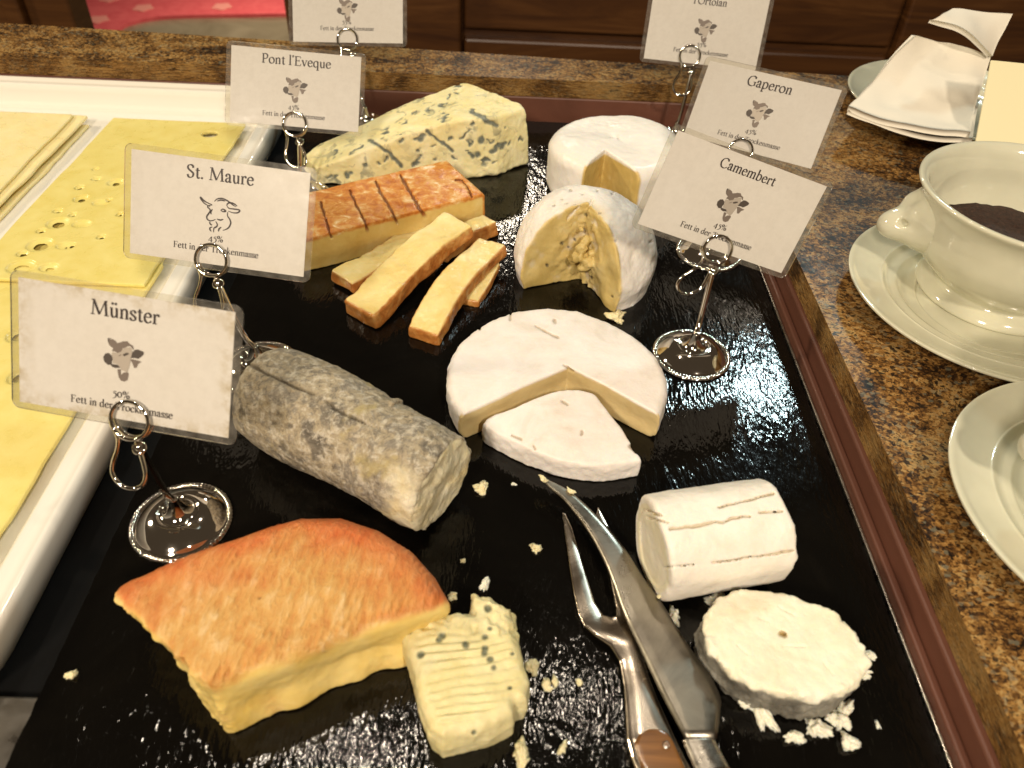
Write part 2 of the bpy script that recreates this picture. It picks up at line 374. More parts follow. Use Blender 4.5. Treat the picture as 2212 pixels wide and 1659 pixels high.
# floor far below, seen past the counter
g = NG('stone_floor'); g.set(Base_Color=g.ramp(g.noise(3.5, 6, .6, 1), [(.3, (.14, .11, .065)), (.6, (.28, .23, .15)), (.8, (.34, .30, .20))]), Roughness=.18); M_FLOOR = g.m
tag(obj('floor', bm_mesh('floor', box_bm(-5, 5, .2, 7, -.95, -.90)), M_FLOOR), kind='structure')
g = NG('pink_carpet'); g.set(Base_Color=g.ramp(g.noise(30, 4), [(.35, (.60, .075, .085)), (.7, (.70, .115, .12))]), Roughness=.9); M_CARPET = g.m
M_FLOWER = plain('carpet_flower', (.74, .27, .22), .9)
cz = -.899; cp = [px(u, v, cz) for u, v in [(120, 95), (240, 78), (275, 58), (330, 45), (400, 40), (520, 38), (640, 36)]]
cpl = [(p[0], p[1]) for p in smooth_pts([q[:2] for q in cp], 5)] + [(2.2, 6.5), (-4.5, 6.5), (-3.2, cp[0][1])]
ca = obj('carpet', bm_mesh('carpet', prism_bm(cpl, -.90, -.885)), M_CARPET, label='pink carpet with small pale flowers on the floor beyond the counter', category='carpet')
for (u, v) in [(310, 18), (480, 15), (213, 43), (237, -2), (395, -10), (560, -12)]:
    c = px(u, v, -.885); rr = random.Random(u)
    pts = []
    for k in range(30):
        a = 2*math.pi*k/30; q = .026*(1+.14*math.cos(5*a)); pts.append((c[0]+q*1.5*math.cos(a), c[1]+q*1.7*math.sin(a)))
    obj('flower', bm_mesh('flower', prism_bm(pts, -.8848, -.882)), M_FLOWER, ca)
# cabinet across the aisle
CY = 1.25
def cx(u, v=40): return float(pxY(u, v, CY)[0])
def czz(u, v): return float(pxY(u, v, CY)[2])
cab = empty('wooden_cabinet', (cx(1400), CY+.2, -.90), label='dark brown panelled wooden cabinet behind the granite ledge', category='cabinet')
def cpart(name, x0, x1, z0, z1, d, bev=.004):
    me = bm_mesh(name, box_bm(x0, x1, CY-d, CY+.02, z0, z1, bev)); o = obj(name, me, M_WOOD, cab); o.matrix_parent_inverse = Matrix.Translation(-Vector(cab.location)); return o
xl, x1_, x2_, xr = cx(622), cx(1003), cx(1938), cx(2420)
zr = czz(1450, 88); ZT = .02
cpart('side_post', xl, cx(872), -.90, ZT, .012)
cpart('stile', cx(876), x1_-.004, -.90, ZT, .022); cpart('stile', x2_+.004, xr, -.90, ZT, .022)
cpart('door_panel', x1_, x2_, zr+.006, ZT-.01, .006); cpart('lower_panel', x1_, x2_, -.90, zr-.006, .012)
cpart('bottom_moulding', x1_+.03, x2_-.03, zr-.10, zr-.088, .018)
cpart('back_board', xl+.002, xr-.002, -.90, ZT-.002, -.004)
cpart('top_board', xl-.01, xr+.01, ZT, ZT+.03, .03)
fl = empty('wooden_post', (cx(60), CY+.1, -.90), label='dark wooden furniture post at the far left behind the granite ledge', category='post')
for nm, a, b, d in (('board', cx(-160), cx(28), .0), ('moulding', cx(31), cx(66), .02), ('board', cx(69), cx(164), .008)):
    o = obj(nm, bm_mesh(nm, box_bm(a, b, CY-d, CY+.05, -.90, .05, .004)), M_WOOD, fl); o.matrix_parent_inverse = Matrix.Translation(-Vector(fl.location))

# ------------------------------------------------------------------ slate board
rs = random.Random(4); sp = []
X0, X1, Y0, Y1 = -.1617, .1630, .108, .637
for a, b, n in (((X0, Y0), (X1, Y0), 60), ((X1, Y0), (X1, Y1), 110), ((X1, Y1), (X0, Y1), 60), ((X0, Y1), (X0, Y0), 110)):
    for k in range(n):
        t = k/n; sp.append((a[0]+(b[0]-a[0])*t+rs.gauss(0, .00022), a[1]+(b[1]-a[1])*t+rs.gauss(0, .0003)))
bm = prism_bm(sp, WF, 0.0)
me = bm_mesh('slate_board', bm); slate = obj('slate_board', me, M_SLATE, label='black slate serving board carrying the cut cheeses', category='board')

# ------------------------------------------------------------------ white tray with sliced cheese
def rrect(x0, x1, y0, y1, r, n=8):
    P = []
    for cx_, cy_, a0 in ((x1-r, y1-r, 0), (x0+r, y1-r, 90), (x0+r, y0+r, 180), (x1-r, y0+r, 270)):
        for k in range(n+1):
            a = math.radians(a0+90*k/n); P.append((cx_+r*math.cos(a), cy_+r*math.sin(a)))
    return P
TZ = .0172
prof = [(.030, WF), (.010, WF), (.004, -.004), (.0012, .006), (0, TZ-.004), (.0005, TZ-.0015), (.002, TZ), (.0035, TZ), (.0055, TZ-.0014), (.011, TZ-.002), (.0135, TZ-.0012), (.016, TZ-.002), (.018, TZ-.006), (.021, TZ-.0135), (.024, TZ-.0165), (.030, .0005)]
prof = [(o_ if o_ < .004 or i_ < 3 else .0035+(o_-.0035)*.78, z_) for i_, (o_, z_) in enumerate(prof)]
TX0, TX1, TY0, TY1 = -.505, -.1775, .118, .6440
V, F = [], []; rings = [rrect(TX0+o_, TX1-o_, TY0+o_, TY1-o_, max(.034-o_*.6, .012)) for o_, z in prof]; n = len(rings[0])
for (o_, z), R in zip(prof, rings): V += [(x, y, z) for x, y in R]
for i in range(len(prof)-1):
    for k in range(n): F.append((i*n+k, i*n+(k+1) % n, (i+1)*n+(k+1) % n, (i+1)*n+k))
F.append(tuple(range((len(prof)-1)*n, len(prof)*n))); F.append(tuple(range(n))[::-1])
obj('serving_tray', mesh_np('serving_tray', V, F), M_TRAYP, label='white porcelain rectangular tray of sliced cheese left of the slate', category='tray')
M_EMM = cheesemat('emmental', [(.3, (.72, .60, .17)), (.7, (.79, .69, .25))], bumps=((160, .12, .0008), (22, .15, .003)), rough=.34, sss=.05)
M_BUT = cheesemat('butter_cheese', [(.3, (.84, .70, .32)), (.7, (.88, .77, .42))], bumps=((160, .12, .0008), (25, .2, .003)), rough=.36, sss=.2)
TF = .0005
def slab_slice(name, cx_, cy_, wx, wy, z0, tilt, th, mat, holes, seed, rot=0, **t):
    """cheese slice; local mm, tilted about its back edge so that its front lies on the next slice"""
    hx, hy = wx/2, wy/2
    hl = np.array(holes, np.float32) if holes else None
    def base(P):
        e = fbm(P*np.array([1, 1, .2], np.float32), 22, seed, 2)*.9
        d2 = np.maximum(np.abs(P[:, 0])-hx, np.abs(P[:, 1])-hy)+e
        d = extr(d2, P[:, 2], 0, th, .5)
        if hl is not None:
            for x, y, rx, ry, dp in holes:
                k = np.sqrt(((P[:, 0]-x)/rx)**2+((P[:, 1]-y)/ry)**2+((P[:, 2]-th)/dp)**2)
                d = smax(d, (1-k)*min(dp, rx), .2)
        return d
    V, F = nets(base, None, (-hx-2, -hy-2, -1), (hx+2, hy+2, th+1.5), .8 if holes else 1.0)
    V[:, 2] = np.maximum(V[:, 2], 0)+fbm(V*np.array([1, 1, 0]), 45, seed+3, 2)*.35*0
    o = obj(name, mesh_np(name, V/1000, F), mat, None, (cx_, cy_, z0), **t)
    o.rotation_euler = (tilt, 0, rot); return o
# emmental: slices shingled from back to front (holes traced from the photograph where seen)
PIT = .0026; SP = .196; TL = -math.asin(PIT/SP)
hz = [(455, 285, 6.5, 5, 9), (450, 395, 9, 7, 1.6), (345, 388, 6, 5, 1.4), (262, 462, 2.5, 3, 1.6), (318, 500, 7, 4, 1.3), (222, 512, 3, 3, 1.6), (178, 428, 5.5, 5, 1.5), (220, 437, 6, 4, 1.3), (238, 430, 2.5, 2.2, 2), (160, 463, 2.5, 3, 1.5),
      (128, 482, 7.5, 6.5, 1.8), (180, 484, 6.5, 4.5, 1.3), (90, 530, 8.5, 7.5, 1.9), (145, 532, 6, 4, 1.4), (158, 530, 2.6, 2.5, 2.2), (50, 578, 9, 7, 1.6), (110, 580, 6, 4.5, 1.5), (208, 362, 2.5, 2.5, 1.6), (30, 720, 6, 6, 1.6), (30, 810, 5, 6, 1.6), (210, 384, 3.5, 3, 1.5), (174, 403, 3.5, 3.2, 1.6), (252, 392, 6, 5, 1.5), (128, 455, 3.5, 3, 1.5), (92, 499, 3.2, 3, 1.6), (53, 549, 4, 3.5, 1.6), (300, 330, 5, 4, 1.4), (12, 600, 6, 5, 1.6)]
rows = [(.485, .222), (.289, .222)]
EX = -.2565
for i, (yc, wy) in enumerate(rows):
    wx = 103
    hs = []
    for u, v, rx, ry, dp in hz:
        q = px(u, v, .0085); lx, ly = (q[0]-EX)*1000, (q[1]-yc)*1000
        lo_vis = -wy*500 ; top = (i == 0) or (yc+wy/2-.0*1 > q[1])
        vis = abs(ly) < wy*500-3 and (i == 0 or q[1] < rows[i-1][0]-rows[i-1][1]/2+.001)
        if vis and abs(lx) < wx/2-2: hs.append((lx, ly, rx*.95, ry*1.05, min(dp*1.3, 2.05) if dp < 5 else dp))
    names = ('at the back of the tray with many round hollows', 'nearest the camera behind the Münster card')
    # back edge on the tray floor / lower slice
    zc = .0036 + math.sin(-TL)*0 + (wy/2)*math.sin(-TL)
    slab_slice('emmental_slice', EX + (.0015 if i % 2 else -.001), yc, wx, wy*1000, zc+.0005, TL, 2.4, M_EMM, hs, 30+i*5, rot=[.0, .006, -.004][i],
               label='yellow holed cheese slice ' + names[i], category='cheese slice', group='yellow holed cheese slices')
lab2 = ['lowest pale cheese slice of the stack at the far left of the tray', 'second pale cheese slice up in the far left stack', 'third pale cheese slice up in the far left stack', 'top pale cheese slice of the stack at the far left of the tray']
for k in range(4):
    slab_slice('pale_cheese_slice', -.3855-.004*(k % 2)-.001*k, .500+.003*((k*7) % 3), 118-3*(k % 2), 178, TF+.0002+.0026*k, 0, 2.5, M_BUT, None, 60+4*k, rot=[.0, .02, -.015, .012][k], label=lab2[k], category='cheese slice', group='pale cheese slices')
for k in range(3):
    slab_slice('pale_cheese_slice', -.392-.004*(k % 2), .325-.01*k, 118, 150, TF+.0002+.0026*k, 0, 2.5, M_BUT, None, 90+4*k, rot=[.0, .02, -.015][k], label=['lowest', 'middle', 'upper'][k]+' pale cheese slice in the nearer stack at the far left edge of the tray', category='cheese slice', group='pale cheese slices')
# slice stack filler under the emmental: two full slices
for k in range(2):
    slab_slice('emmental_slice', EX-.002*k, .362+.004*k, 96, 360, TF+.0001+.0017*k, 0, 1.6, M_EMM, None, 120+k, label=['bottom', 'lower'][k]+' long yellow cheese sheet under the holed slices', category='cheese slice', group='yellow holed cheese slices')

# ------------------------------------------------------------------ cheeses
# Muenster
def mun():
    body = [(-166, 140), (-147, 154), (-134, 168), (-113, 181), (-96, 190), (-77, 200), (-61, 201), (-45, 195), (-31, 185), (-21, 174), (-14.5, 163), (-12, 150), (-6, 130), (-40, 104), (-92, 92), (-140, 112)]
    A = np.array([-92, 122.5]); n1 = np.array([.442, -.897]); n2 = np.array([-.6, -.8])
    def cuts(P):
        q = P[:, :2]-A; z = P[:, 2]
        off = -1.9*np.exp(-((z-14)/5.5)**2)+.9*(1-sst(-2, 10, z))+1.1*np.sin(P[:, 0]*.16)*(1-sst(14, 22, z))+.7*np.sin(P[:, 0]*.37+1)*(1-sst(4, 14, z))
        s = q@np.array([.897, .442])
        d1 = q@n1-off*sst(4, 22, s)-1.2*(1-sst(0, 16, s))*(1-sst(8, 22, z))
        sl = np.clip(q@np.array([-.8, .6]), 0, 60); d2 = q@n2-1.6*(1-sst(8, 26, z))*(1-sst(5, 20, sl))+.8+np.maximum(0, 33-z)*(.06+.42*sst(6, 46, sl))
        return d1, d2
    def base(P):
        z = P[:, 2]; top = 33.5-((P[:, 0]+75)/60)**2*2.2-np.maximum(0, (P[:, 1]-165)/30)**2*2.5
        b = extr(poly2(P, body), z*33/np.maximum(top, 8), 0, 33, 11); d1, d2 = cuts(P)
        return smax(smax(b, d1, 2.0+4.5*sst(20, 31, z)), d2, 1.5+2*sst(20, 31, z))
    def det(P):
        d1, d2 = cuts(P); near2 = sst(-4, 0, d2); near1 = sst(-3, 0, d1)
        rb = P[:, 0]*.97-P[:, 1]*.24; topm = sst(24, 29, P[:, 2]); rib = np.sin(rb*2*math.pi/2.7+2.2*noise(P, 7, 61))*np.clip(.5+noise(P, 6, 62), 0, 1)*.30*topm*(1-sst(-3, 0, np.maximum(d1, d2)))
        return rib+fbm(P, 20, 1, 2)*.6+fbm(P, 4, 5, 3)*(.10+.9*near2+.16*near1*(1-sst(24, 30, P[:, 2])))+fbm(P, 11, 45, 2)*1.6*near2+fbm(P, 16, 47, 2)*.5*near1 
    def rind(P):
        d1, d2 = cuts(P); m = np.maximum(d1, d2+.4); 
        return 1-sst(-4.2, -.3, m+fbm(P, 9, 8, 3)*1.5-2.2*sst(25, 31, P[:, 2]))
    def edge(P):
        b = poly2(P, body); d1, d2 = cuts(P)
        return np.clip(sst(-32, -4, b+fbm(P, 14, 3, 2)*7), 0, 1)
    def mark(P): return np.maximum(seg_px(P, [(435, 1167), (441, 1166)], 5), seg_px(P, [(560, 1290), (562, 1291)], 3))
    g = NG('munster')
    past = g.ramp(g.noise(60, 6, .6, .4), [(.3, (.72, .50, .12)), (.7, (.82, .64, .25))])
    scr = g.math('ADD', g.math('MULTIPLY', g.noise(230, 5, .62, .2, g.map(rot=(0, 0, -.24), sc=(1.3, .42, 1))), .55), g.math('MULTIPLY', g.noise(70, 7, .7, .5), .45))
    rc = g.ramp(scr, [(.38, (.57, .245, .060)), (.47, (.62, .32, .085)), (.54, (.66, .385, .12)), (.63, (.75, .51, .24))])
    rc = g.mix(g.math('MULTIPLY', g.attr('edge'), g.ramp(g.noise(24, 4), [(.3, .75), (.7, 1)])), rc, g.ramp(scr, [(.40, (.60, .115, .020)), (.62, (.68, .20, .052))]))
    c = g.mix(g.attr('rind'), past, rc); c = g.mix(g.attr('mark'), c, (.08, .02, .01))
    g.set(Base_Color=c, Roughness=g.ramp(g.noise(90, 4), [(.3, .32), (.7, .5)]), Specular_IOR_Level=.4); g.sss(.2)
    p_ = g.bump(g.math('MULTIPLY', g.math('ADD', scr, -.5), g.attr('rind')), 1.0, .0036); g.bump(g.noise(260, 4, .6), .2, .0008, p_)
    cheese('munster_wedge', base, (-146, 112, -2), (-8, 202, 38), g.m, det, .75, {'rind': rind, 'edge': edge, 'mark': mark},
           label='large orange-rind cheese wedge with soft yellow cut sides in front', category='cheese')
mun()

# square blue-flecked cheese
def cube():
    pl = [tuple(mm(*c2(*p), 9)[:2]) for p in [(445, 800), (600, 788), (862, 765), (868, 690), (890, 640), (930, 670), (1000, 680), (1130, 735), (1160, 930), (1200, 1080), (1243, 1190), (1218, 1310), (1152, 1325), (1140, 1400), (980, 1485), (700, 1548), (615, 1490), (580, 1390), (500, 1080), (436, 870)]]
    spots = [c2(*p)+(r,) for p, r in (((570, 970), 8), ((840, 910), 6), ((960, 862), 6), ((960, 935), 7), ((990, 1000), 6), ((1012, 1050), 5), ((500, 832), 5), ((700, 855), 5), ((975, 690), 6), ((955, 960), 7), ((1110, 1172), 4), ((680, 880), 4), ((990, 810), 4), ((1125, 965), 3), ((890, 1440), 4))]
    spots = [(u, v, r*1.35) for u, v, r in spots]
    dirn = np.array([-.20, .98])
    def base(P):
        b = poly2(P, pl)+.12*np.maximum(0, P[:, 2]-9)+.12*np.maximum(0, 9-P[:, 2])
        return extr(b, P[:, 2], -3, 18, 3.6)
    def det(P):
        s = P[:, :2]@dirn+fbm(P, 14, 2, 2)*1.0; top = sst(11, 15.5, P[:, 2])
        rid = (np.sin(s*2*math.pi/3.3)*.8*(.5+.6*noise(P, 9, 40)))*top*sst(2.5, 6, -(poly2(P, pl)))*(1-sst(148, 158, P[:, 1]))
        rag = sst(150, 158, P[:, 1])*fbm(P, 3.6, 9, 3)*1.2
        sp = 0
        for u, v, r in spots: sp = sp+seg_px(P, [(u, v), (u+1, v)], r)
        return rid+rag+fbm(P, 11, 3, 2)*.5+fbm(P, 2.6, 6, 2)*.30-.8*np.clip(sp, 0, 1)
    def mark(P):
        m = np.zeros(len(P))
        for u, v, r in spots: m = np.maximum(m, seg_px(P, [(u, v), (u+1, v)], r*1.2))
        return m*.85
    m = cheesemat('square_cheese', [(.3, (.66, .57, .27)), (.7, (.77, .70, .42))], mark=(.060, .085, .065), pscale=70, rough=.5, bumps=((300, .35, .0009),), sss=.25)
    cheese('square_cheese', base, (-40, 108, -2), (24, 176, 23), m, det, .6, {'mark': mark}, label='small square cream cheese with ridged top and blue-green flecks', category='cheese')
cube()

# ash-coated goat log
def stm():
    A = np.array([-108., 273., 24.]); B = np.array([-23., 221., 23.5]); ax = (B-A)/np.linalg.norm(B-A); L = np.linalg.norm(B-A)
    side = np.cross(ax, [0, 0, 1]); side /= np.linalg.norm(side)
    if side[1] > 0: side = -side
    gd = math.radians(16)
    def par(P):
        q = P-A; s = q@ax; r = q-s[:, None]*ax; h = r@side; v = r[:, 2]; return s, np.sqrt(h*h+v*v), np.arctan2(h, v), h, v
    def base(P):
        s, r, a, h, v = par(P)
        rad = 23.6+.8*np.sin(s*.055+.6)-1.8*sst(L-16, L+2, s)-1.5*(1-sst(-2, 12, s))
        d = np.maximum(r-rad, np.maximum(-s-2, s-L-1.5*np.cos(a)+(a > 1)*0))
        d2 = extr(r-rad, s, -2, L+1, 3.2)
        return np.maximum(d2, -P[:, 2]+.2)
    def det(P):
        s, r, a, h, v = par(P)
        gr = np.exp(-((a-gd-.05*noise(P, 14, 31))*r/.55)**2)*(sst(-4, 2, s)*(1-sst(L*.34, L*.40, s))+sst(L*.42, L*.46, s)*(1-sst(L*.62, L*.86, s))*.8+.25)
        cr2 = seg_px(P, [c5(600, 1170), c5(650, 1110), c5(690, 1080)], 3.2)*.9
        endz = sst(L-1.5, L+.4, s)
        end = endz*(fbm(P, 9, 12, 2)*.9-.9*sst(6, 20, r-3)*0)+endz*np.where(r > 21, .5, 0)
        lump = 1.6*seg_px(P, [c5(395, 895), c5(450, 880)], 9)
        return fbm(P, 26, 7, 2)*1.0+fbm(P, 7, 2, 3)*.5+fbm(P, 2.4, 14, 2)*.22-1.35*gr-cr2+end+lump
    def rind(P):
        s, r, a, h, v = par(P); n_ = fbm(P, 9, 21, 3)
        worn = sst(L-13, L-3, s+n_*5+6*sst(.9, 1.9, a)+5*0)
        end = sst(L-1.2, L+.2, s)*(r < 20.5)
        return np.clip(1-np.maximum(worn*.9*sst(.55, 1.2, a+.2*n_), end*.92), 0, 1)
    def mark(P):
        s, r, a, h, v = par(P)
        return np.exp(-((a-gd-.05*noise(P, 14, 31))*r/.7)**2)*(sst(-4, 2, s)*(1-sst(L*.36, L*.40, s))+sst(L*.42, L*.46, s)*(1-sst(L*.6, L*.7, s)))*.8
    g = NG('ash_rind')
    big = g.noise(26, 5, .6, .8); mid = g.noise(85, 6, .68, .6, None, 5); fine = g.noise(300, 5, .7, .2, None, 9)
    rc = g.ramp(g.math('ADD', g.math('MULTIPLY', big, .5), g.math('MULTIPLY', mid, .5)), [(.36, (.080, .070, .055)), (.43, (.19, .165, .125)), (.49, (.40, .335, .225)), (.54, (.22, .195, .155)), (.62, (.52, .46, .35))])
    rc = g.mix(g.ramp(fine, [(.50, 0), (.66, .75)]), rc, (.64, .59, .48)); rc = g.mix(g.ramp(fine, [(.32, .65), (.44, 0)]), rc, (.075, .060, .043))
    rc = g.mix(g.ramp(g.noise(45, 5, .6, .4, None, 14), [(.60, 0), (.70, .7)]), rc, (.42, .34, .14))
    pc = g.ramp(g.noise(70, 5, .6, .6), [(.3, (.68, .54, .26)), (.5, (.80, .72, .48)), (.7, (.85, .80, .62))])
    c = g.mix(g.attr('rind'), pc, rc); c = g.mix(g.attr('mark'), c, (.05, .038, .025))
    g.set(Base_Color=c, Roughness=g.ramp(fine, [(.3, .5), (.7, .72)]), Specular_IOR_Level=.3); g.sss(.1)
    p_ = g.bump(mid, .6, .0025); g.bump(fine, .7, .0014, p_)
    cheese('ash_goat_log', base, (-140, 180, -2), (12, 310, 52), g.m, det, .75, {'rind': rind, 'mark': mark}, label='grey ash-coated goat cheese log lying beside the white wheel', category='cheese')
stm()

# camembert wheel and its wedge
M_WHITE = cheesemat('white_rind', [(.3, (.60, .45, .20)), (.7, (.70, .56, .29))], [(.3, (.70, .63, .55)), (.46, (.79, .735, .68)), (.6, (.83, .785, .745)), (.74, (.86, .83, .79))], (.30, .21, .10), pscale=45, rscale=42, rough=.6, bumps=((60, .16, .002), (150, .18, .001), (520, .35, .0005)), sss=.18)
def cam_wheel():
    c = np.array([29., 301.]); ap = np.array([35., 305.5]); R = 55.8
    dl = np.array([-52., -35.5]); dr = np.array([46., -33.5]); dl /= np.linalg.norm(dl); dr /= np.linalg.norm(dr)
    nl = np.array([-dl[1], dl[0]]); nr = np.array([dr[1], -dr[0]])     # point into the missing wedge
    if nl@np.array([0, -1]) < 0: nl = -nl
    if nr@np.array([0, -1]) < 0: nr = -nr
    def wedge(P):
        q = P[:, :2]-ap; z = P[:, 2]; bul = .9*np.exp(-((z-8)/5.5)**2)
        return np.maximum(-(q@nl)+bul*0+.3-bul, -(q@nr)+.3-bul)
    def base(P):
        q = P[:, :2]-c; r = np.sqrt((q**2).sum(1)); a = np.arctan2(q[:, 1], q[:, 0])
        top = 19.3-1.6*sst(20, 56, r)
        b = extr(r-R-.5*np.cos(3*a+1)-.4*np.sin(5*a), P[:, 2]*19/top, 0, 19, 4.6)
        return smax(b, -wedge(P), .7)
    marks = [([(1103, 672), (1102, 692)], 3), ([(1157, 705), (1205, 730)], 3.2), ([(1198, 693), (1200, 697)], 4.5), ([(1036, 702), (1036, 712)], 3), ([(1218, 788), (1238, 802)], 2.5)]
    def mk(P):
        m = np.zeros(len(P), np.float32)
        for p, w_ in marks: m = np.maximum(m, seg_px(P, p, w_))
        return m
    def det(P):
        q = P[:, :2]-c; r = np.sqrt((q**2).sum(1)); wall = sst(R-4, R, r)
        dent = 1.2*seg_px(P, [(1400, 890), (1435, 850)], 14)
        return fbm(P, 24, 4, 2)*.35+fbm(P, 4, 11, 3)*(.10+.35*wall)-.9*mk(P)-dent*0
    def rind(P): return 1-sst(-2.0, -.9, -wedge(P)+noise(P, 3, 6)*.25)*(1-sst(17.2, 18.6, P[:, 2]+noise(P, 5, 2)*.4+1.6*sst(20, 56, np.sqrt(((P[:, :2]-c)**2).sum(1)))))
    cheese('camembert_cheese', base, (-32, 240, -2), (92, 362, 23), M_WHITE, det, .75, {'rind': rind, 'mark': lambda P: mk(P)*.65}, label='round white-rind cheese wheel with one wedge cut out', category='cheese')
    pl = [(30, 290.5), (46, 289.5), (52, 280), (67, 253), (63, 248.5), (48, 245.5), (36, 246), (27, 248), (8, 257.5), (-7, 270), (8, 279)]
    pl = [tuple(p) for p in smooth_pts(pl, 4, True)]
    def wb(P):
        q = P[:, :2]-np.array([36, 300]); r = np.sqrt((q**2).sum(1)); top = 16.5-.10*np.maximum(0, r-15)
        return extr(poly2(P, pl), P[:, 2]*15/top, 0, 15, 1.4)
    mk2 = [([c5(1430, 895), c5(1460, 915)], 3), ([c5(1545, 1075), c5(1548, 1095)], 4.5), ([c5(1120, 1100), c5(1180, 1130)], 3.5), ([c5(1840, 1165), c5(1875, 1200)], 3.5), ([c5(1255, 1160), c5(1262, 1185)], 3)]
    def mkw(P):
        m = np.zeros(len(P), np.float32)
        for p, w_ in mk2: m = np.maximum(m, seg_px(P, p, w_))
        return m
    def wd(P):
        outer = sst(40, 50, np.sqrt(((P[:, :2]-np.array([34, 296]))**2).sum(1)))
        roundoff = -2.6*outer*sst(8, 15, P[:, 2])**2
        return fbm(P, 12, 5, 2)*.45+fbm(P, 3.2, 3, 3)*(.10+.22*outer*(1-sst(11, 14, P[:, 2])))+roundoff-.8*mkw(P)
    def wr(P):
        d = P[:, :2]-np.array([36, 296]); r = np.sqrt((d**2).sum(1)); a = np.degrees(np.arctan2(-d[:, 1], d[:, 0]))
        edge = sst(-1.6, -.6, poly2(P, pl)); radial = edge*(1-sst(38, 44, r))*(1-sst(12.5, 14, P[:, 2]))
        return 1-radial
    cheese('camembert_wedge', wb, (-12, 240, -2), (72, 295, 21), M_WHITE, wd, .65, {'rind': wr, 'mark': lambda P: mkw(P)*.65}, label='loose white-rind wedge pulled out of the round wheel', category='cheese')
cam_wheel()

# white goat log piece
def wlog():
    A = np.array([64.5, 195, 19.3]); B = np.array([116, 206.5, 19.3]); ax = (B-A)/np.linalg.norm(B-A); L = np.linalg.norm(B-A)
    side = np.cross(ax, [0, 0, 1]); side /= np.linalg.norm(side); side = -side if side[1] > 0 else side
    def par(P):
        q = P-A; s = q@ax; r = q-s[:, None]*ax; h = r@side; v = r[:, 2]; return s, h, v
    cracks = [([c2(0, 210), c2(-60, 203)][::-1] , 2.5),
              ([(1447, 1143), (1470, 1140), (1500, 1137), (1525, 1133), (1545, 1127), (1562, 1130), (1580, 1121), (1600, 1117), (1620, 1116)], 4.0),
              ([(1552, 1096), (1580, 1090), (1625, 1078), (1672, 1067)], 3.2), ([(1540, 1215), (1580, 1211), (1600, 1206), (1650, 1200), (1712, 1190)], 3.2), ([(1436, 1226), (1500, 1219)], 2.2),
              ([(1398, 1103), (1430, 1114)], 3.2), ([(1400, 1118), (1445, 1129)], 3.0), ([(1640, 1108), (1690, 1105)], 3)]
    def mk(P):
        m = np.zeros(len(P), np.float32)
        for p, w_ in cracks: m = np.maximum(m, seg_px(P, p, w_))
        return m
    def base(P):
        s, h, v = par(P); dd = None
        for k, ap in enumerate((19.8, 20.6, 19.6, 20.4, 19.6, 20.6, 19.6, 20.4)):
            a = math.radians(8+45*k); e = h*math.sin(a)+v*math.cos(a)-ap; dd = e if dd is None else smax(dd, e, 4.5)
        return np.maximum(extr(dd-.8, s+.05*np.abs(v), 0, L, 2.0), -P[:, 2])
    def det(P): 
        s, h, v = par(P); e = sst(3, 0, s)
        return fbm(P, 17, 3, 2)*.5+fbm(P, 3.5, 8, 3)*(.16+.5*sst(L-2, L, s))-1.35*mk(P)-.9*e*((h*h+v*v) < 15.5**2)
    def rind(P): 
        s, h, v = par(P); return 1-sst(1.4, .2, s)*((h*h+v*v) < 18**2)*.8
    m = cheesemat('white_goat_log', [(.3, (.76, .68, .44)), (.7, (.82, .76, .55))], [(.3, (.76, .70, .60)), (.5, (.83, .78, .69)), (.72, (.86, .83, .76))], (.42, .31, .14), pscale=60, rscale=60, rough=.6, bumps=((170, .3, .0014), (500, .25, .0005)), sss=.2)
    cheese('white_goat_log', base, (50, 165, -2), (132, 238, 46), m, det, .65, {'rind': rind, 'mark': lambda P: mk(P)*.6}, label='short white goat cheese log with cracked rind', category='cheese')
wlog()

# small round goat cheese
def chev():
    c = np.array([109.5, 156.5]); th = math.radians(-9)
    hole = (1691, 1370)
    def q2(P):
        q = P[:, :2]-c; x = q[:, 0]*math.cos(th)+q[:, 1]*math.sin(th); y = -q[:, 0]*math.sin(th)+q[:, 1]*math.cos(th); return x, y
    lines = [([(1595, 1395), (1618, 1415)], 2.6), ([(1680, 1310), (1720, 1330)], 2.6), ([(1640, 1335), (1665, 1345)], 2.2), ([(1690, 1395), (1740, 1397)], 2.2), ([(1780, 1430), (1800, 1460)], 4)]
    def base(P):
        x, y = q2(P); r = np.sqrt((x/30.)**2+(y/21.6)**2); a = np.arctan2(y, x)
        return extr((r-1)*23+.12*np.sin(7*a), P[:, 2], 0, 17.5, 1.8)
    def mk(P):
        m = seg_px(P, [(hole[0]-3, hole[1]-2), (hole[0]+4, hole[1]+2)], 6.5)
        return m
    def det(P):
        x, y = q2(P); l = 0
        for p, w_ in lines: l = l+seg_px(P, p, w_)*.5
        edge = sst(.86, 1.0, np.sqrt((x/30.)**2+(y/21.6)**2))
        return fbm(P, 16, 5, 2)*.4+fbm(P, 8, 25, 2)*.7*edge+fbm(P, 3.2, 2, 3)*(.24+.55*edge)-2.5*mk(P)-l
    def rind(P):
        x, y = q2(P); r = np.sqrt((x/30.)**2+(y/21.6)**2)
        return sst(.86, .93, r)*(1-sst(12.5, 15.5, P[:, 2]+fbm(P, 5, 3, 2)*1.3))
    m = cheesemat('round_goat', [(.3, (.74, .68, .50)), (.5, (.83, .79, .62)), (.72, (.86, .83, .70))], [(.3, (.085, .080, .065)), (.5, (.15, .14, .115)), (.72, (.30, .285, .235))], (.45, .32, .13), pscale=55, rscale=80, rough=.58, bumps=((160, .35, .0016), (480, .3, .0006)), sss=.25)
    cheese('round_goat_cheese', base, (76, 130, -2), (143, 184, 22), m, det, .6, {'rind': rind, 'mark': mk}, label='oval white goat cheese with grey side and small hole on top', category='cheese')
chev()

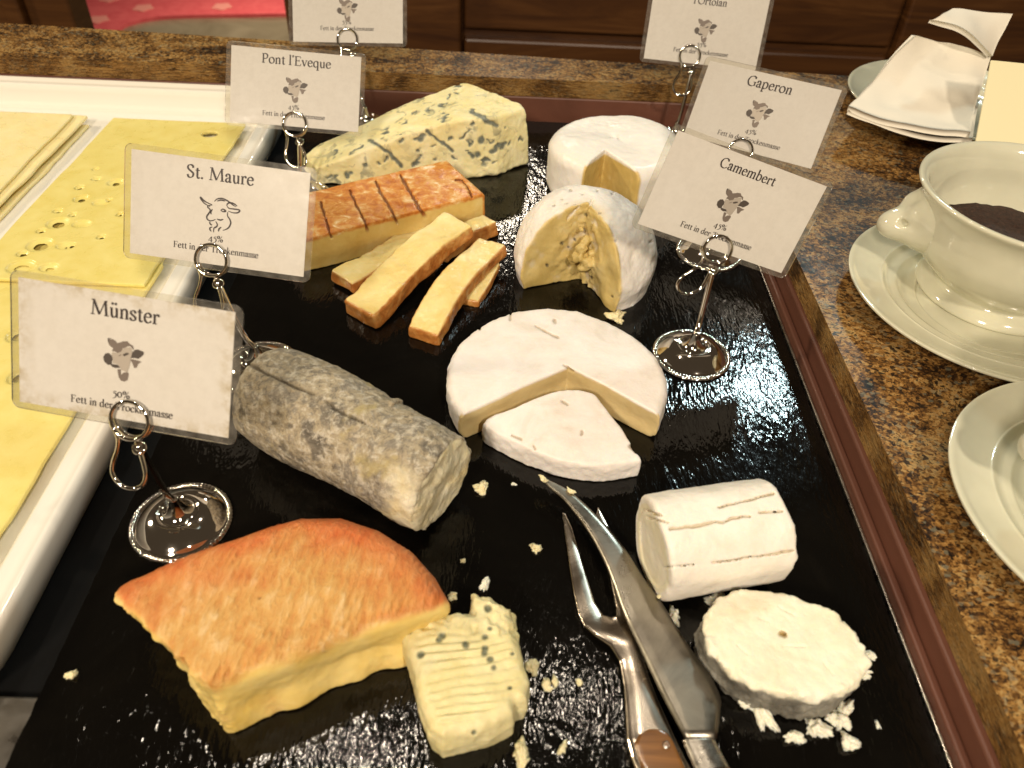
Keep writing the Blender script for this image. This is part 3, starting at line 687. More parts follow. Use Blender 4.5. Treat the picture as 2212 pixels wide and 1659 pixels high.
# domed garlic cheese with a wedge broken out
def gape():
    c = np.array([50., 416.]); ap = np.array([47., 411.]); Hh = 53.
    dl = np.array([-34., -14.]); dr = np.array([23., -40.]); dl /= np.linalg.norm(dl); dr /= np.linalg.norm(dr)
    nl = np.array([-dl[1], dl[0]]); nr = np.array([dr[1], -dr[0]]); m_ = np.array([-.4, -.9])
    nl = nl if nl@m_ > 0 else -nl; nr = nr if nr@m_ > 0 else -nr
    def wedge(P):
        q = P[:, :2]-ap; return np.maximum(-(q@nl), -(q@nr))+.25*np.maximum(0, P[:, 2]-52)
    def dome(P):
        q = P[:, :2]-c; r = np.sqrt((q**2).sum(1)); z = np.clip(P[:, 2], 0, None)/Hh
        R = 43.5*np.sqrt(np.clip(1-np.clip(z, 0, 1)**2.9, 1e-4, 1))*(.94+.06*sst(0, .28, z))
        return np.maximum((((r/(44.5-3*np.exp(-(z/.18)**2)))**2.5+np.clip(z, 0, None)**2.6)**(1/2.5)-1)*36, -P[:, 2])
    def base(P):
        d = smax(dome(P), -wedge(P), 1.0)
        z = P[:, 2]
        for x, y, zz, r in ((44, 401.5, 22, 4.6), (49, 401, 20, 4.2), (45.5, 403, 27, 3.8), (41, 404, 18.5, 3.2), (51.5, 402.5, 25, 2.8), (47.5, 404.5, 32, 3.4), (44.5, 406, 38, 2.6), (47, 400.5, 16, 3.0)):
            d = smin(d, np.sqrt((P[:, 0]-x)**2+(P[:, 1]-y)**2+(z-zz)**2)-r, 1.0)
        return d
    def inner(P): return sst(-2.2, -.4, -wedge(P)+noise(P, 3, 7)*.5)
    holes = [c6(640, 745), c6(795, 700), c6(725, 790), c6(460, 1015), c6(1000, 1160), c6(935, 400), c6(980, 1320), c6(1250, 1390)]
    outs = [c6(880, 155), c6(790, 280), c6(1255, 150), c6(1070, 115), c6(740, 110), c6(540, 290), c6(1100, 380), c6(1290, 720), c6(1715, 735), c6(640, 220), c6(690, 265)]
    sl = [([c6(850, 300), c6(780, 380), c6(720, 450)], 3.5), ([c6(1020, 230), c6(985, 280), c6(960, 320)], 3.5)]
    def det(P):
        i = inner(P); colz = np.exp(-(((P[:, 0]-45.5)**2+(P[:, 1]-403)**2)/130))*(P[:, 2] < 50)
        d = fbm(P, 22, 6, 2)*.8+fbm(P, 5, 3, 3)*(.28-.12*i)+fbm(P, 4.2, 13, 3)*colz*1.5+fbm(P, 13, 33, 2)*1.3*i
        for p in holes+outs: d = d-.7*seg_px(P, [p, (p[0]+1, p[1])], 3.5)
        for p, w_ in sl: d = d-1.2*seg_px(P, p, w_)
        return d
    def mark(P):
        m = np.zeros(len(P), np.float32)
        for p in holes: m = np.maximum(m, seg_px(P, [p, (p[0]+1, p[1]+1)], 4)*.9)
        for p in outs: m = np.maximum(m, seg_px(P, [p, (p[0]+2, p[1])], 3.2)*.45)
        return m
    def rind(P): return 1-np.maximum(inner(P), np.exp(-(((P[:, 0]-45.5)**2+(P[:, 1]-400)**2)/120))*(P[:, 2] < 56)*sst(-6, 0, -np.abs(wedge(P))+4))
    m = cheesemat('domed_cheese', [(.3, (.52, .38, .12)), (.55, (.62, .48, .19)), (.75, (.72, .60, .30))], [(.3, (.72, .66, .58)), (.5, (.83, .79, .73)), (.72, (.87, .84, .79))], (.07, .055, .03), pscale=50, rscale=45, rough=.55, bumps=((120, .3, .002), (400, .25, .0006)), sss=.2)
    cheese('domed_cheese', base, (1, 362, -2), (100, 462, 68), m, det, .8, {'rind': rind, 'mark': mark}, label='domed white-rind cheese with a wedge broken out of its front', category='cheese')
gape()

# tall white wheel at the back
def back():
    c = np.array([76., 526.]); ap = np.array([66., 507.])
    dl = np.array([-18., -26.]); dr = np.array([20., -26.]); dl /= np.linalg.norm(dl); dr /= np.linalg.norm(dr)
    nl = np.array([-dl[1], dl[0]]); nr = np.array([dr[1], -dr[0]]); m_ = np.array([0, -1])
    nl = nl if nl@m_ > 0 else -nl; nr = nr if nr@m_ > 0 else -nr
    def wedge(P): q = P[:, :2]-ap; return np.maximum(-(q@nl), -(q@nr))
    def base(P):
        r = np.sqrt(((P[:, :2]-c)**2).sum(1)); a = np.arctan2(P[:, 1]-c[1], P[:, 0]-c[0])
        top = 40-1.4*(r/47)**2+.8*np.sin(a*2)
        return smax(extr(r-47.5, P[:, 2]*39/top, 0, 39, 8.5), -wedge(P), .8)
    def det(P): return fbm(P, 28, 9, 2)*.9+fbm(P, 5, 3, 3)*.2
    def rind(P): return 1-sst(-2.2, -.6, -wedge(P)+noise(P, 4, 7)*.4)*(1-sst(36.3, 38, P[:, 2]))
    m = cheesemat('tall_white_wheel', [(.3, (.52, .36, .10)), (.7, (.66, .48, .17))], [(.3, (.80, .76, .69)), (.72, (.87, .84, .79))], (.1, .07, .03), rscale=30, bumps=((120, .12, .001),), sss=.18)
    cheese('white_cheese_round', base, (24, 474, -2), (128, 578, 44), m, det, .9, {'rind': rind, 'mark': lambda P: np.zeros(len(P))}, label='tall smooth white cheese wheel with narrow notch behind the domed cheese', category='cheese')
back()

# washed-rind square cheese, remaining block
M_WASH = cheesemat('washed_rind', [(.3, (.66, .45, .12)), (.55, (.74, .55, .18)), (.75, (.80, .64, .28))], [(.32, (.42, .12, .018)), (.44, (.56, .20, .032)), (.52, (.64, .28, .055)), (.60, (.72, .44, .16)), (.68, (.86, .70, .48))], (.16, .05, .015), pscale=50, rscale=120, rough=.40, bumps=((220, .3, .0012),), sss=.18, wet=.15)
def pont():
    FR = np.array([-13.5, 472.]); FL = np.array([-124., 404.5]); u = (FR-FL)/np.linalg.norm(FR-FL); n = np.array([-u[1], u[0]]); Lh = np.linalg.norm(FR-FL); Wd = 55.
    cr = [([c8(820, 890), c8(880, 985), c8(930, 1070), c8(985, 1170), c8(1050, 1260)], 4.2), ([c8(610, 950), c8(650, 1040), c8(720, 1150), c8(800, 1310)], 3.6), ([c8(390, 1030), c8(440, 1150), c8(500, 1260), c8(545, 1400)], 3.4),
          ([c8(130, 1130), c8(165, 1240), c8(220, 1430)], 3.2), ([c8(1300, 935), c8(1360, 940), c8(1400, 985), c8(1450, 1080)], 2.4)]
    def mk(P):
        m = np.zeros(len(P), np.float32)
        for p, w_ in cr: m = np.maximum(m, seg_px(P, p, w_))
        return m*sst(15, 20, P[:, 2])
    def loc(P): q = P[:, :2]-FL; return q@u, q@n
    def base(P):
        s, t = loc(P); d2 = np.maximum(np.abs(s-Lh/2)-Lh/2, np.abs(t-Wd/2)-Wd/2)
        k = np.maximum(np.maximum(-s, s-Lh), t-Wd); body = extr(np.maximum(k, -t-8), P[:, 2], 0, 23, 3.4)
        return smax(body, -t-.8*np.exp(-((P[:, 2]-10)/6)**2), .8)
    def det(P): return fbm(P, 22, 4, 2)*.5+fbm(P, 4, 6, 3)*.16-1.5*mk(P)
    def rind(P):
        s, t = loc(P); return 1-sst(1.6, .3, t+noise(P, 3, 4)*.4)*(1-sst(19.6, 21.2, P[:, 2]+noise(P, 4, 9)*.8))*(1-sst(Lh-3, Lh-1.5, s))
    cheese('washed_rind_block', base, (-158, 400, -2), (-8, 525, 27), M_WASH, det, .75, {'rind': rind, 'mark': lambda P: mk(P)*.9}, label='orange washed-rind cheese block with scored top', category='cheese')
pont()
def slice_(name, a, b, c, d, th, label, seed, rr=1.6):
    """slice lying on its side: top corners front-left a, front-right b, back-left c, back-right d (u, v, z mm)"""
    a, b, c, d = (mm(*p) for p in (a, b, c, d)); f0 = (a+b)/2; f1 = (c+d)/2; u = f1-f0; L = np.linalg.norm(u); u /= L
    v = (b-a)/2+(d-c)/2; v -= u*(v@u); Wd = np.linalg.norm((b-a)-u*((b-a)@u))*.5+np.linalg.norm((d-c)-u*((d-c)@u))*.5; v /= np.linalg.norm(v); w_ = np.cross(u, v); w_ = w_ if w_[2] > 0 else -w_
    def loc(P): q = P-f0; return q@u, q@v, q@w_
    def base(P):
        s, t, h = loc(P); t = t-2.8*np.sin(s*.045+seed); sag = 1.1*np.sin(s*.05+seed*2)-.012*(t/ (Wd/12))**2*-.6
        d2 = np.maximum(np.abs(s-L/2)-L/2, np.abs(t)-Wd/2); d2 = smax(np.abs(s-L/2)-L/2, np.abs(t)-Wd/2, 2.0)
        return np.maximum(extr(d2+.25*(h+th/2)*.3, h-sag, -th, 0, rr), -P[:, 2])
    def det(P): return fbm(P, 14, seed, 2)*1.1+fbm(P, 3.2, seed+5, 3)*.26
    def rind(P):
        s, t, h = loc(P); t = t-2.8*np.sin(s*.045+seed); e = np.maximum(np.abs(s-L/2)-L/2, np.abs(t)-Wd/2)
        return sst(-2.2, -.9, e+noise(P, 4, 3)*.5)*(1-.8*sst(-1.0, -.2, h)*(1-sst(-1.3, -.2, e)))
    Q = np.array([a, b, c, d]); lo = Q.min(0)-5; hi = Q.max(0)+5; lo[2] = -2
    cheese(name, base, lo, hi, M_SLICE, det, .7, {'rind': rind, 'mark': lambda P: np.zeros(len(P))}, label=label, category='cheese slice', group='cut slices of the washed-rind cheese')
M_SLICE = cheesemat('slice_paste', [(.3, (.72, .54, .18)), (.55, (.80, .66, .29)), (.75, (.86, .76, .43))], [(.30, (.30, .10, .020)), (.5, (.46, .185, .042)), (.7, (.62, .34, .11))], (.2, .1, .03), pscale=40, rscale=120, rough=.36, bumps=((90, .3, .0018), (300, .15, .0007)), sss=.22, wet=.2)
slice_('washed_rind_slice', (712, 578, 9), (748, 616, 9), (905, 476, 11), (950, 505, 11), 9, 'orange-edged cheese slice lying lowest, against the scored block', 1)
slice_('washed_rind_slice', (735, 642, 11), (795, 680, 11), (962, 456, 25), (1027, 490, 25), 10.5, 'orange-edged cheese slice lying on top across the other slices', 2)
slice_('washed_rind_slice', (1000, 640, 5), (1035, 655, 5), (1035, 560, 7), (1078, 560, 7), 6, 'short cheese slice end peeking out beneath the right-hand slice', 6)
slice_('washed_rind_slice', (868, 709, 8), (957, 722, 8), (1027, 512, 18), (1090, 516, 18), 8.5, 'thick cheese slice at the right end of the fanned slices', 3)
slice_('washed_rind_slice', (940, 520, 12), (965, 545, 12), (1040, 460, 12), (1082, 474, 12), 11, 'cheese slice mostly hidden, its end showing right of the block', 4)

# blue cheese wedge
def blue():
    pl = [(14, 560), (10, 570), (-30, 605), (-38, 607), (-62, 590), (-138, 551), (-147, 538), (-134, 516), (-80, 525), (-28, 536), (-8, 541)]
    streaks = [([c8(560, 590), c8(650, 645), c8(740, 710), c8(840, 810)], 6), ([c8(1060, 510), c8(1140, 575), c8(1280, 680)], 5.5), ([c8(1450, 340), c8(1560, 400), c8(1660, 465)], 7), ([c8(1350, 570), c8(1430, 490)], 5), ([c8(930, 810), c8(1010, 720)], 5),
               ([c8(380, 710), c8(490, 640)], 4)]
    sp = [(700, 530, 9), (830, 580, 8), (1000, 560, 9), (960, 570, 7), (1210, 390, 9), (1190, 290, 8), (1060, 320, 7), (1320, 190, 7), (1240, 210, 5), (1320, 120, 7), (1270, 570, 7), (1430, 440, 6), (1600, 580, 6), (1520, 590, 9), (1420, 600, 7), (1410, 690, 6), (1490, 710, 6),
          (1640, 670, 9), (1700, 640, 10), (1770, 610, 5), (1560, 760, 8), (1300, 740, 7), (1440, 720, 6), (520, 790, 6), (980, 680, 6), (980, 790, 6), (1100, 630, 5), (260, 700, 6), (240, 920, 8), (200, 900, 6), (370, 890, 7), (280, 900, 6), (640, 780, 6), (700, 745, 5), (1880, 590, 5), (1640, 770, 6), (1120, 740, 5), (860, 440, 7), (940, 350, 5), (1730, 490, 4)]
    sp = [c8(a, b)+(r*.62,) for a, b, r in sp]
    def topz(P): return np.interp(P[:, 0], [-150, -142, -120, -95, -70, -40, 20], [9, 13, 20, 29, 37, 43.5, 44])-.10*np.maximum(0, 540-P[:, 1])*1.0
    def base(P):
        b = poly2(P, pl); z = P[:, 2]; tz = topz(P)
        front = b+.10*(z-20)
        return extr(front, z*40/np.maximum(tz, 6), 0, 40, 2.6)
    def mk(P, f=1.0):
        q = P+np.stack([noise(P, 3.5, 50), noise(P, 3.5, 51), noise(P, 3.5, 52)], 1)*2.6; m = np.zeros(len(P), np.float32)
        for p, w_ in streaks: m = np.maximum(m, seg_px(P, p, w_*.85, 2.5))
        for u, v, r in sp: m = np.maximum(m, seg_px(q, [(u-r*.5, v+r*.3), (u+r*.6, v-r*.3)], r*1.3))
        return m
    def det(P):
        under = sst(8, 0, P[:, 2])*fbm(P, 8, 23, 2)*2.0
        return fbm(P, 24, 6, 2)*.9+fbm(P, 4.5, 3, 3)*.42-.9*mk(P)-under*.6
    def rind(P): 
        e = poly2(P, pl); d = (P[:, 0]-14)*(-.74)-(P[:, 1]-562)*.67 
        return sst(-3, -.6, e)*sst(9, 2, d+noise(P, 6, 2)*1.5)*0+sst(10, 2, d+noise(P, 8, 2)*2)*sst(34, 40, P[:, 2])*.0
    g = NG('blue_vein')
    pc = g.ramp(g.noise(45, 6, .6, .4), [(.3, (.78, .67, .30)), (.55, (.85, .77, .43)), (.75, (.89, .84, .57))])
    vein = g.math('MAXIMUM', g.attr('mark'), g.math('MULTIPLY', g.ramp(g.noise(75, 5, .6, 1.0, None, 6), [(.555, 0), (.625, .8)]), g.attr('core')))
    vc = g.ramp(g.noise(200, 4, .6), [(.3, (.050, .068, .072)), (.7, (.16, .19, .17))])
    halo = g.math('MULTIPLY', g.ramp(g.noise(28, 4, .6, .6, None, 3), [(.45, 0), (.65, .30)]), g.attr('core'))
    c = g.mix(halo, pc, (.52, .54, .36)); c = g.mix(vein, c, vc)
    g.set(Base_Color=c, Roughness=g.ramp(g.noise(90, 4), [(.3, .36), (.7, .55)]), Specular_IOR_Level=.4); g.sss(.2)
    p_ = g.bump(g.noise(110, 5, .62, .4), .35, .002); g.bump(g.noise(380, 4, .6), .25, .0006, p_)
    def core(P):
        return np.clip(1-sst(20, 4, -(P[:, 0]-14)*.74*-1*-1+0*P[:, 1]+ (-(P[:, 1]-562)*.67))*.9, 0, 1)*(.55+.45*noise(P, 16, 77))
    cheese('blue_cheese_wedge', base, (-153, 508, -2), (22, 613, 50), g.m, det, .85, {'mark': lambda P: mk(P)*.92, 'core': core}, label='large pale blue-veined cheese wedge at the back of the slate', category='cheese')
blue()

# ------------------------------------------------------------------ crumbs
M_CRUMB = cheesemat('crumb', [(.3, (.74, .62, .34)), (.7, (.84, .77, .52))], bumps=((400, .3, .0006),), sss=.3)
M_CRUMBW = cheesemat('white_crumb', [(.3, (.80, .76, .60)), (.7, (.86, .84, .72))], bumps=((400, .3, .0006),), sss=.3)
def crumb(u, v, lpx, wpx, ang, seed, label, mat, z=0.0):
    c = px(u, v, z); d = np.linalg.norm(CAM-c); k = d/FOC*1000; a, b = lpx*k/2, wpx*k/2*1.15; h = min(a, b)*.9
    bm = bmesh.new(); bmesh.ops.create_icosphere(bm, subdivisions=4, radius=1); P = np.array([v_.co[:] for v_ in bm.verts], np.float32)
    n = 1+.36*fbm(P, .8, seed, 2)+.34*fbm(P, .36, seed+9, 2)+.16*noise(P, .12, seed+4); P = P*n[:, None]; P[:, 2] = np.maximum(P[:, 2], -.55)+.55
    P *= np.array([a, b, h]); ca, sa = math.cos(ang), math.sin(ang)
    P[:, 1] += .35*b*np.sin(P[:, 0]/a*2.2+seed)
    P = np.stack([P[:, 0]*ca-P[:, 1]*sa, P[:, 0]*sa+P[:, 1]*ca, P[:, 2]], 1)
    for v_, p in zip(bm.verts, P): v_.co = p/1000
    obj('cheese_crumb', bm_mesh('cheese_crumb', bm, True), mat, None, (c[0], c[1], z), label=label, category='crumb', group='cheese crumbs on the slate')
CR = [(1330, 687, 38, 22, .4, 'cream crumb at the upper right rim of the round wheel', 0), (1338, 697, 14, 12, 0, 'tiny cream crumb touching the larger one beside the round wheel', 0),
      (1040, 1057, 32, 22, .6, 'cream crumb right of the ash log end', 0), (1110, 1047, 11, 6, 0, 'tiny flake between ash log and knife tip', 1),
      (1158, 1186, 24, 15, -.2, 'cream crumb below the loose wedge, left of the fork tips', 0), (1047, 1268, 18, 26, -.3, 'pale crumb above the square cheese', 1), (1000, 1212, 12, 8, .7, 'tiny crumb right of the orange wedge', 0),
      (978, 1292, 20, 16, .5, 'cream crumb between orange wedge and square cheese', 0), (155, 1460, 20, 14, .6, 'lone cream crumb left of the orange wedge', 0),
      (1150, 1443, 32, 24, .9, 'cream crumb touching the right side of the square cheese', 0), (1182, 1482, 26, 18, -.9, 'cream crumb right of the square cheese, left one of two', 0), (1198, 1475, 14, 22, .2, 'cream crumb right of the square cheese, right one of two', 0),
      (1250, 1474, 14, 11, 0, 'small crumb left of the fork handle', 0), (1215, 1617, 14, 26, -.3, 'small dull crumb near the lower frame edge left of the fork', 0), (1126, 1632, 30, 46, -.2, 'large cream crumb below the square cheese', 0),
      (1452, 1335, 26, 34, .2, 'pale crumb between knife blade and white log', 1), (1458, 1345, 14, 20, .2, 'small pale crumb at the knife edge below the white log', 1),
      (1548, 1298, 40, 30, .2, 'crumb at the upper left of the oval goat cheese', 1), (1540, 1325, 16, 18, .2, 'small crumb left of the oval goat cheese', 1),
      (1617, 1520, 40, 30, -.9, 'crumb under the lower left side of the oval goat cheese', 1), (1648, 1548, 34, 62, .25, 'long curled crumb below the oval goat cheese', 1),
      (1748, 1560, 16, 14, .2, 'small crumb above the flat crumb below the oval goat cheese', 1), (1765, 1578, 42, 28, .1, 'flat crumb below the middle of the oval goat cheese', 1), (1795, 1553, 24, 22, .3, 'round crumb below the right side of the oval goat cheese', 1), (1818, 1560, 26, 30, .2, 'bright round crumb lower right of the oval goat cheese', 1), (1825, 1530, 26, 40, -.5, 'greyish crumb touching the lower right of the oval goat cheese', 1),
      (1715, 1597, 38, 18, -.15, 'oblong crumb low under the oval goat cheese', 1), (1832, 1606, 32, 22, -.7, 'crumb at the lower right, farthest from the oval goat cheese', 1), (1868, 1460, 22, 22, .5, 'crumb at the right side of the oval goat cheese', 1), (1874, 1417, 16, 18, .9, 'tiny flake right of the oval goat cheese', 1), (1895, 1568, 8, 14, 0, 'tiny crumb toward the right edge of the slate', 1)]
for i, (u, v, l, w_, a, lab, k) in enumerate(CR): crumb(u, v, l*.92, w_*.92, a, 200+i*3, lab, M_CRUMBW if k else M_CRUMB)

# ------------------------------------------------------------------ knife and fork
def blade_mesh(name, left, right, z, th, edge='right'):
    """flat blade between two traced sides (photograph points), lens-shaped section"""
    n = 40; A = np.array(smooth_pts([mm(*p, z) for p in left], 8)); B = np.array(smooth_pts([mm(*p, z) for p in right], 8))
    def rs(A):
        s = np.r_[0, np.cumsum(np.linalg.norm(np.diff(A, axis=0), axis=1))]; t = np.linspace(0, s[-1], n); return np.stack([np.interp(t, s, A[:, i]) for i in range(3)], 1)
    A, B = rs(A), rs(B); V, F = [], []; m = 9
    for i in range(n):
        for side in (1, -1):
            for j in range(m):
                t = j/(m-1); p = A[i]*(1-t)+B[i]*t; hgt = th/2*(1-(abs(t-.25)/.75)**2 if edge == 'right' and t > .25 else 1-((.25-t)/.25)**4*.5) if True else 0
                hgt = th/2*min(1, t/.06+.25, (1-t)/.22+.1); hgt = max(hgt, .12)*min(1, .35+i/12); V.append((p[0], p[1], p[2]+side*hgt))
    for i in range(n-1):
        a, b = i*2*m, (i+1)*2*m
        for j in range(m-1):
            F.append((a+j, b+j, b+j+1, a+j+1)); F.append((a+m+j, a+m+j+1, b+m+j+1, b+m+j))
        F.append((a, a+m, b+m, b)); F.append((a+m-1, b+m-1, b+2*m-1, a+2*m-1))
    F.append(tuple(range(m))+tuple(range(2*m-1, m-1, -1))); e = (n-1)*2*m; F.append(tuple(e+k for k in range(m-1, -1, -1))+tuple(e+m+k for k in range(m)))
    return mesh_np(name, np.array(V)/1000, F)
g = NG('knife_steel')
sm = g.ramp(g.noise(28, 6, .65, 1.2), [(.35, 0), (.7, 1)])
g.set(Base_Color=g.mix(sm, (.20, .18, .15), (.36, .33, .27)), Metallic=1.0, Roughness=g.ramp(g.noise(34, 6, .66, 1), [(.3, .22), (.7, .5)])); g.bump(g.noise(220, 5, .6), .1, .0006); M_KNIFE = g.m
KZ = 7.5
kn = empty('cheese_knife', (px(1480, 1500, 0)[0], px(1480, 1500, 0)[1], .005), label='steel cheese knife with broad pointed blade lying across the fork', category='knife')
def under(o, root): o.matrix_parent_inverse = Matrix.Translation(-Vector(root.location)); return o
KL = [(1167, 1033), (1190, 1056), (1223, 1086), (1271, 1150), (1306, 1215), (1327, 1270), (1346, 1325), (1391, 1420), (1431, 1505), (1481, 1597)]
KR = [(1170, 1031), (1200, 1044), (1236, 1065), (1296, 1120), (1346, 1180), (1391, 1250), (1436, 1312), (1483, 1388), (1531, 1455), (1556, 1505), (1556, 1535), (1548, 1597)]
under(obj('blade', blade_mesh('blade', KL, KR, KZ, 1.8), M_KNIFE, kn), kn)
BL = [(1473, 1599), (1484, 1625), (1508, 1680), (1520, 1730), (1540, 1790)]; BR = [(1545, 1599), (1552, 1614), (1580, 1665), (1612, 1720), (1640, 1790)]
def round_bar(name, left, right, z, mat, root, flat=.85, ends=True):
    A = [mm(*p, z) for p in left]; B = [mm(*p, z) for p in right]; V, F = [], []; k = 16
    for a, b in zip(A, B):
        c = (a+b)/2; r = (b-a)/2; L = np.linalg.norm(r)
        for j in range(k):
            t = 2*math.pi*j/k; V.append(c+r*math.cos(t)+np.array([0, 0, 1])*L*flat*math.sin(t))
    n = len(A)
    for i in range(n-1):
        for j in range(k): F.append((i*k+j, i*k+(j+1) % k, (i+1)*k+(j+1) % k, (i+1)*k+j))
    F += [tuple(range(k))[::-1], tuple(range((n-1)*k, n*k))]
    return under(obj(name, mesh_np(name, np.array(V)/1000, F), mat, root), root)
def interp(L, n=4): return [tuple(p) for p in smooth_pts(L, n)]
round_bar('bolster', interp(BL[:3]), interp(BR[:3]), KZ, M_STEEL, kn, .30)
round_bar('handle', [(1500, 1681), (1515, 1720), (1545, 1800)], [(1586, 1666), (1610, 1720), (1650, 1800)], KZ, M_HANDLE, kn, .6)

fk = empty('cheese_fork', (px(1330, 1480, 0)[0], px(1330, 1480, 0)[1], 0), label='two-pronged steel cheese fork with wooden handle inlay', category='fork')
def fork():
    out = [(1215, 1102), (1220, 1140), (1226, 1185), (1233, 1235), (1240, 1280), (1250, 1325), (1262, 1352), (1285, 1375), (1318, 1398), (1338, 1428), (1347, 1480), (1351, 1540), (1353, 1600), (1362, 1640), (1376, 1680), (1500, 1680), (1478, 1640), (1455, 1590), (1425, 1520), (1405, 1470), (1392, 1430), (1382, 1400), (1378, 1370), (1378, 1330), (1362, 1260), (1335, 1180), (1310, 1120), (1292, 1088),
           (1289, 1110), (1296, 1150), (1310, 1200), (1322, 1260), (1332, 1310), (1332, 1328), (1322, 1332), (1303, 1326), (1286, 1300), (1272, 1255), (1252, 1190), (1236, 1135), (1222, 1104)]
    z0 = 3.0; pl = [tuple(mm(u, v, z0)[:2]) for u, v in out]
    def base(P):
        d2 = poly2(P, pl); y = P[:, 1]
        th = np.interp(y, [105, 125, 150, 160, 175, 225], [6.5, 5.0, 3.4, 3.2, 2.6, 1.2]); zc = np.interp(y, [105, 150, 160, 172, 228], [3.3, 2.4, 2.3, 1.7, 1.2])
        bow = .9*np.exp(-((y-163)/7)**2)
        inset = np.clip(-d2/5.5, 0, 1); hh = th/2*(.35+.65*np.sqrt(np.clip(1-(1-inset)**2, 0, 1)))
        return np.maximum(np.abs(P[:, 2]-zc-bow)-hh, d2)*.8
    V, F = nets(base, None, (24, 104, -1), (82, 232, 8), .45); V[:, 2] = np.maximum(V[:, 2], .02)
    g = NG('fork_steel'); g.set(Base_Color=g.ramp(g.noise(40, 5, .6), [(.3, (.55, .47, .38)), (.7, (.68, .60, .50))]), Metallic=1.0, Roughness=g.ramp(g.noise(70, 5, .6, .5), [(.3, .14), (.7, .30)])); g.bump(g.noise(300, 4), .06, .0004)
    under(obj('steel_body', mesh_np('steel_body', V/1000, F), g.m, fk), fk)
    inl = [(1371, 1605), (1380, 1585), (1400, 1573), (1425, 1572), (1443, 1582), (1455, 1600), (1472, 1640), (1490, 1680), (1395, 1680), (1383, 1650)]
    pl2 = [tuple(mm(u, v, 6.6)[:2]) for u, v in inl]
    def b2(P):
        d2 = poly2(P, pl2); top = np.interp(P[:, 1], [105, 130], [8.2, 6.6]); return extr(d2, P[:, 2], 3, top, 1.2)
    V, F = nets(b2, None, (44, 100, 2), (78, 132, 10), .45)
    ho = under(obj('handle_inlay', mesh_np('handle_inlay', V/1000, F), M_HANDLE, fk), fk)
    c = mm(1439, 1610, 7.4); V, F = tube([(c[0]+1.1*math.cos(a), c[1]+1.1*math.sin(a), c[2]+.35) for a in np.linspace(0, 2*math.pi, 20, endpoint=False)], .22, 6, True)
    under(obj('rivet', mesh_np('rivet', np.array(V)/1000, F), M_CHROME, fk), fk)
fork()

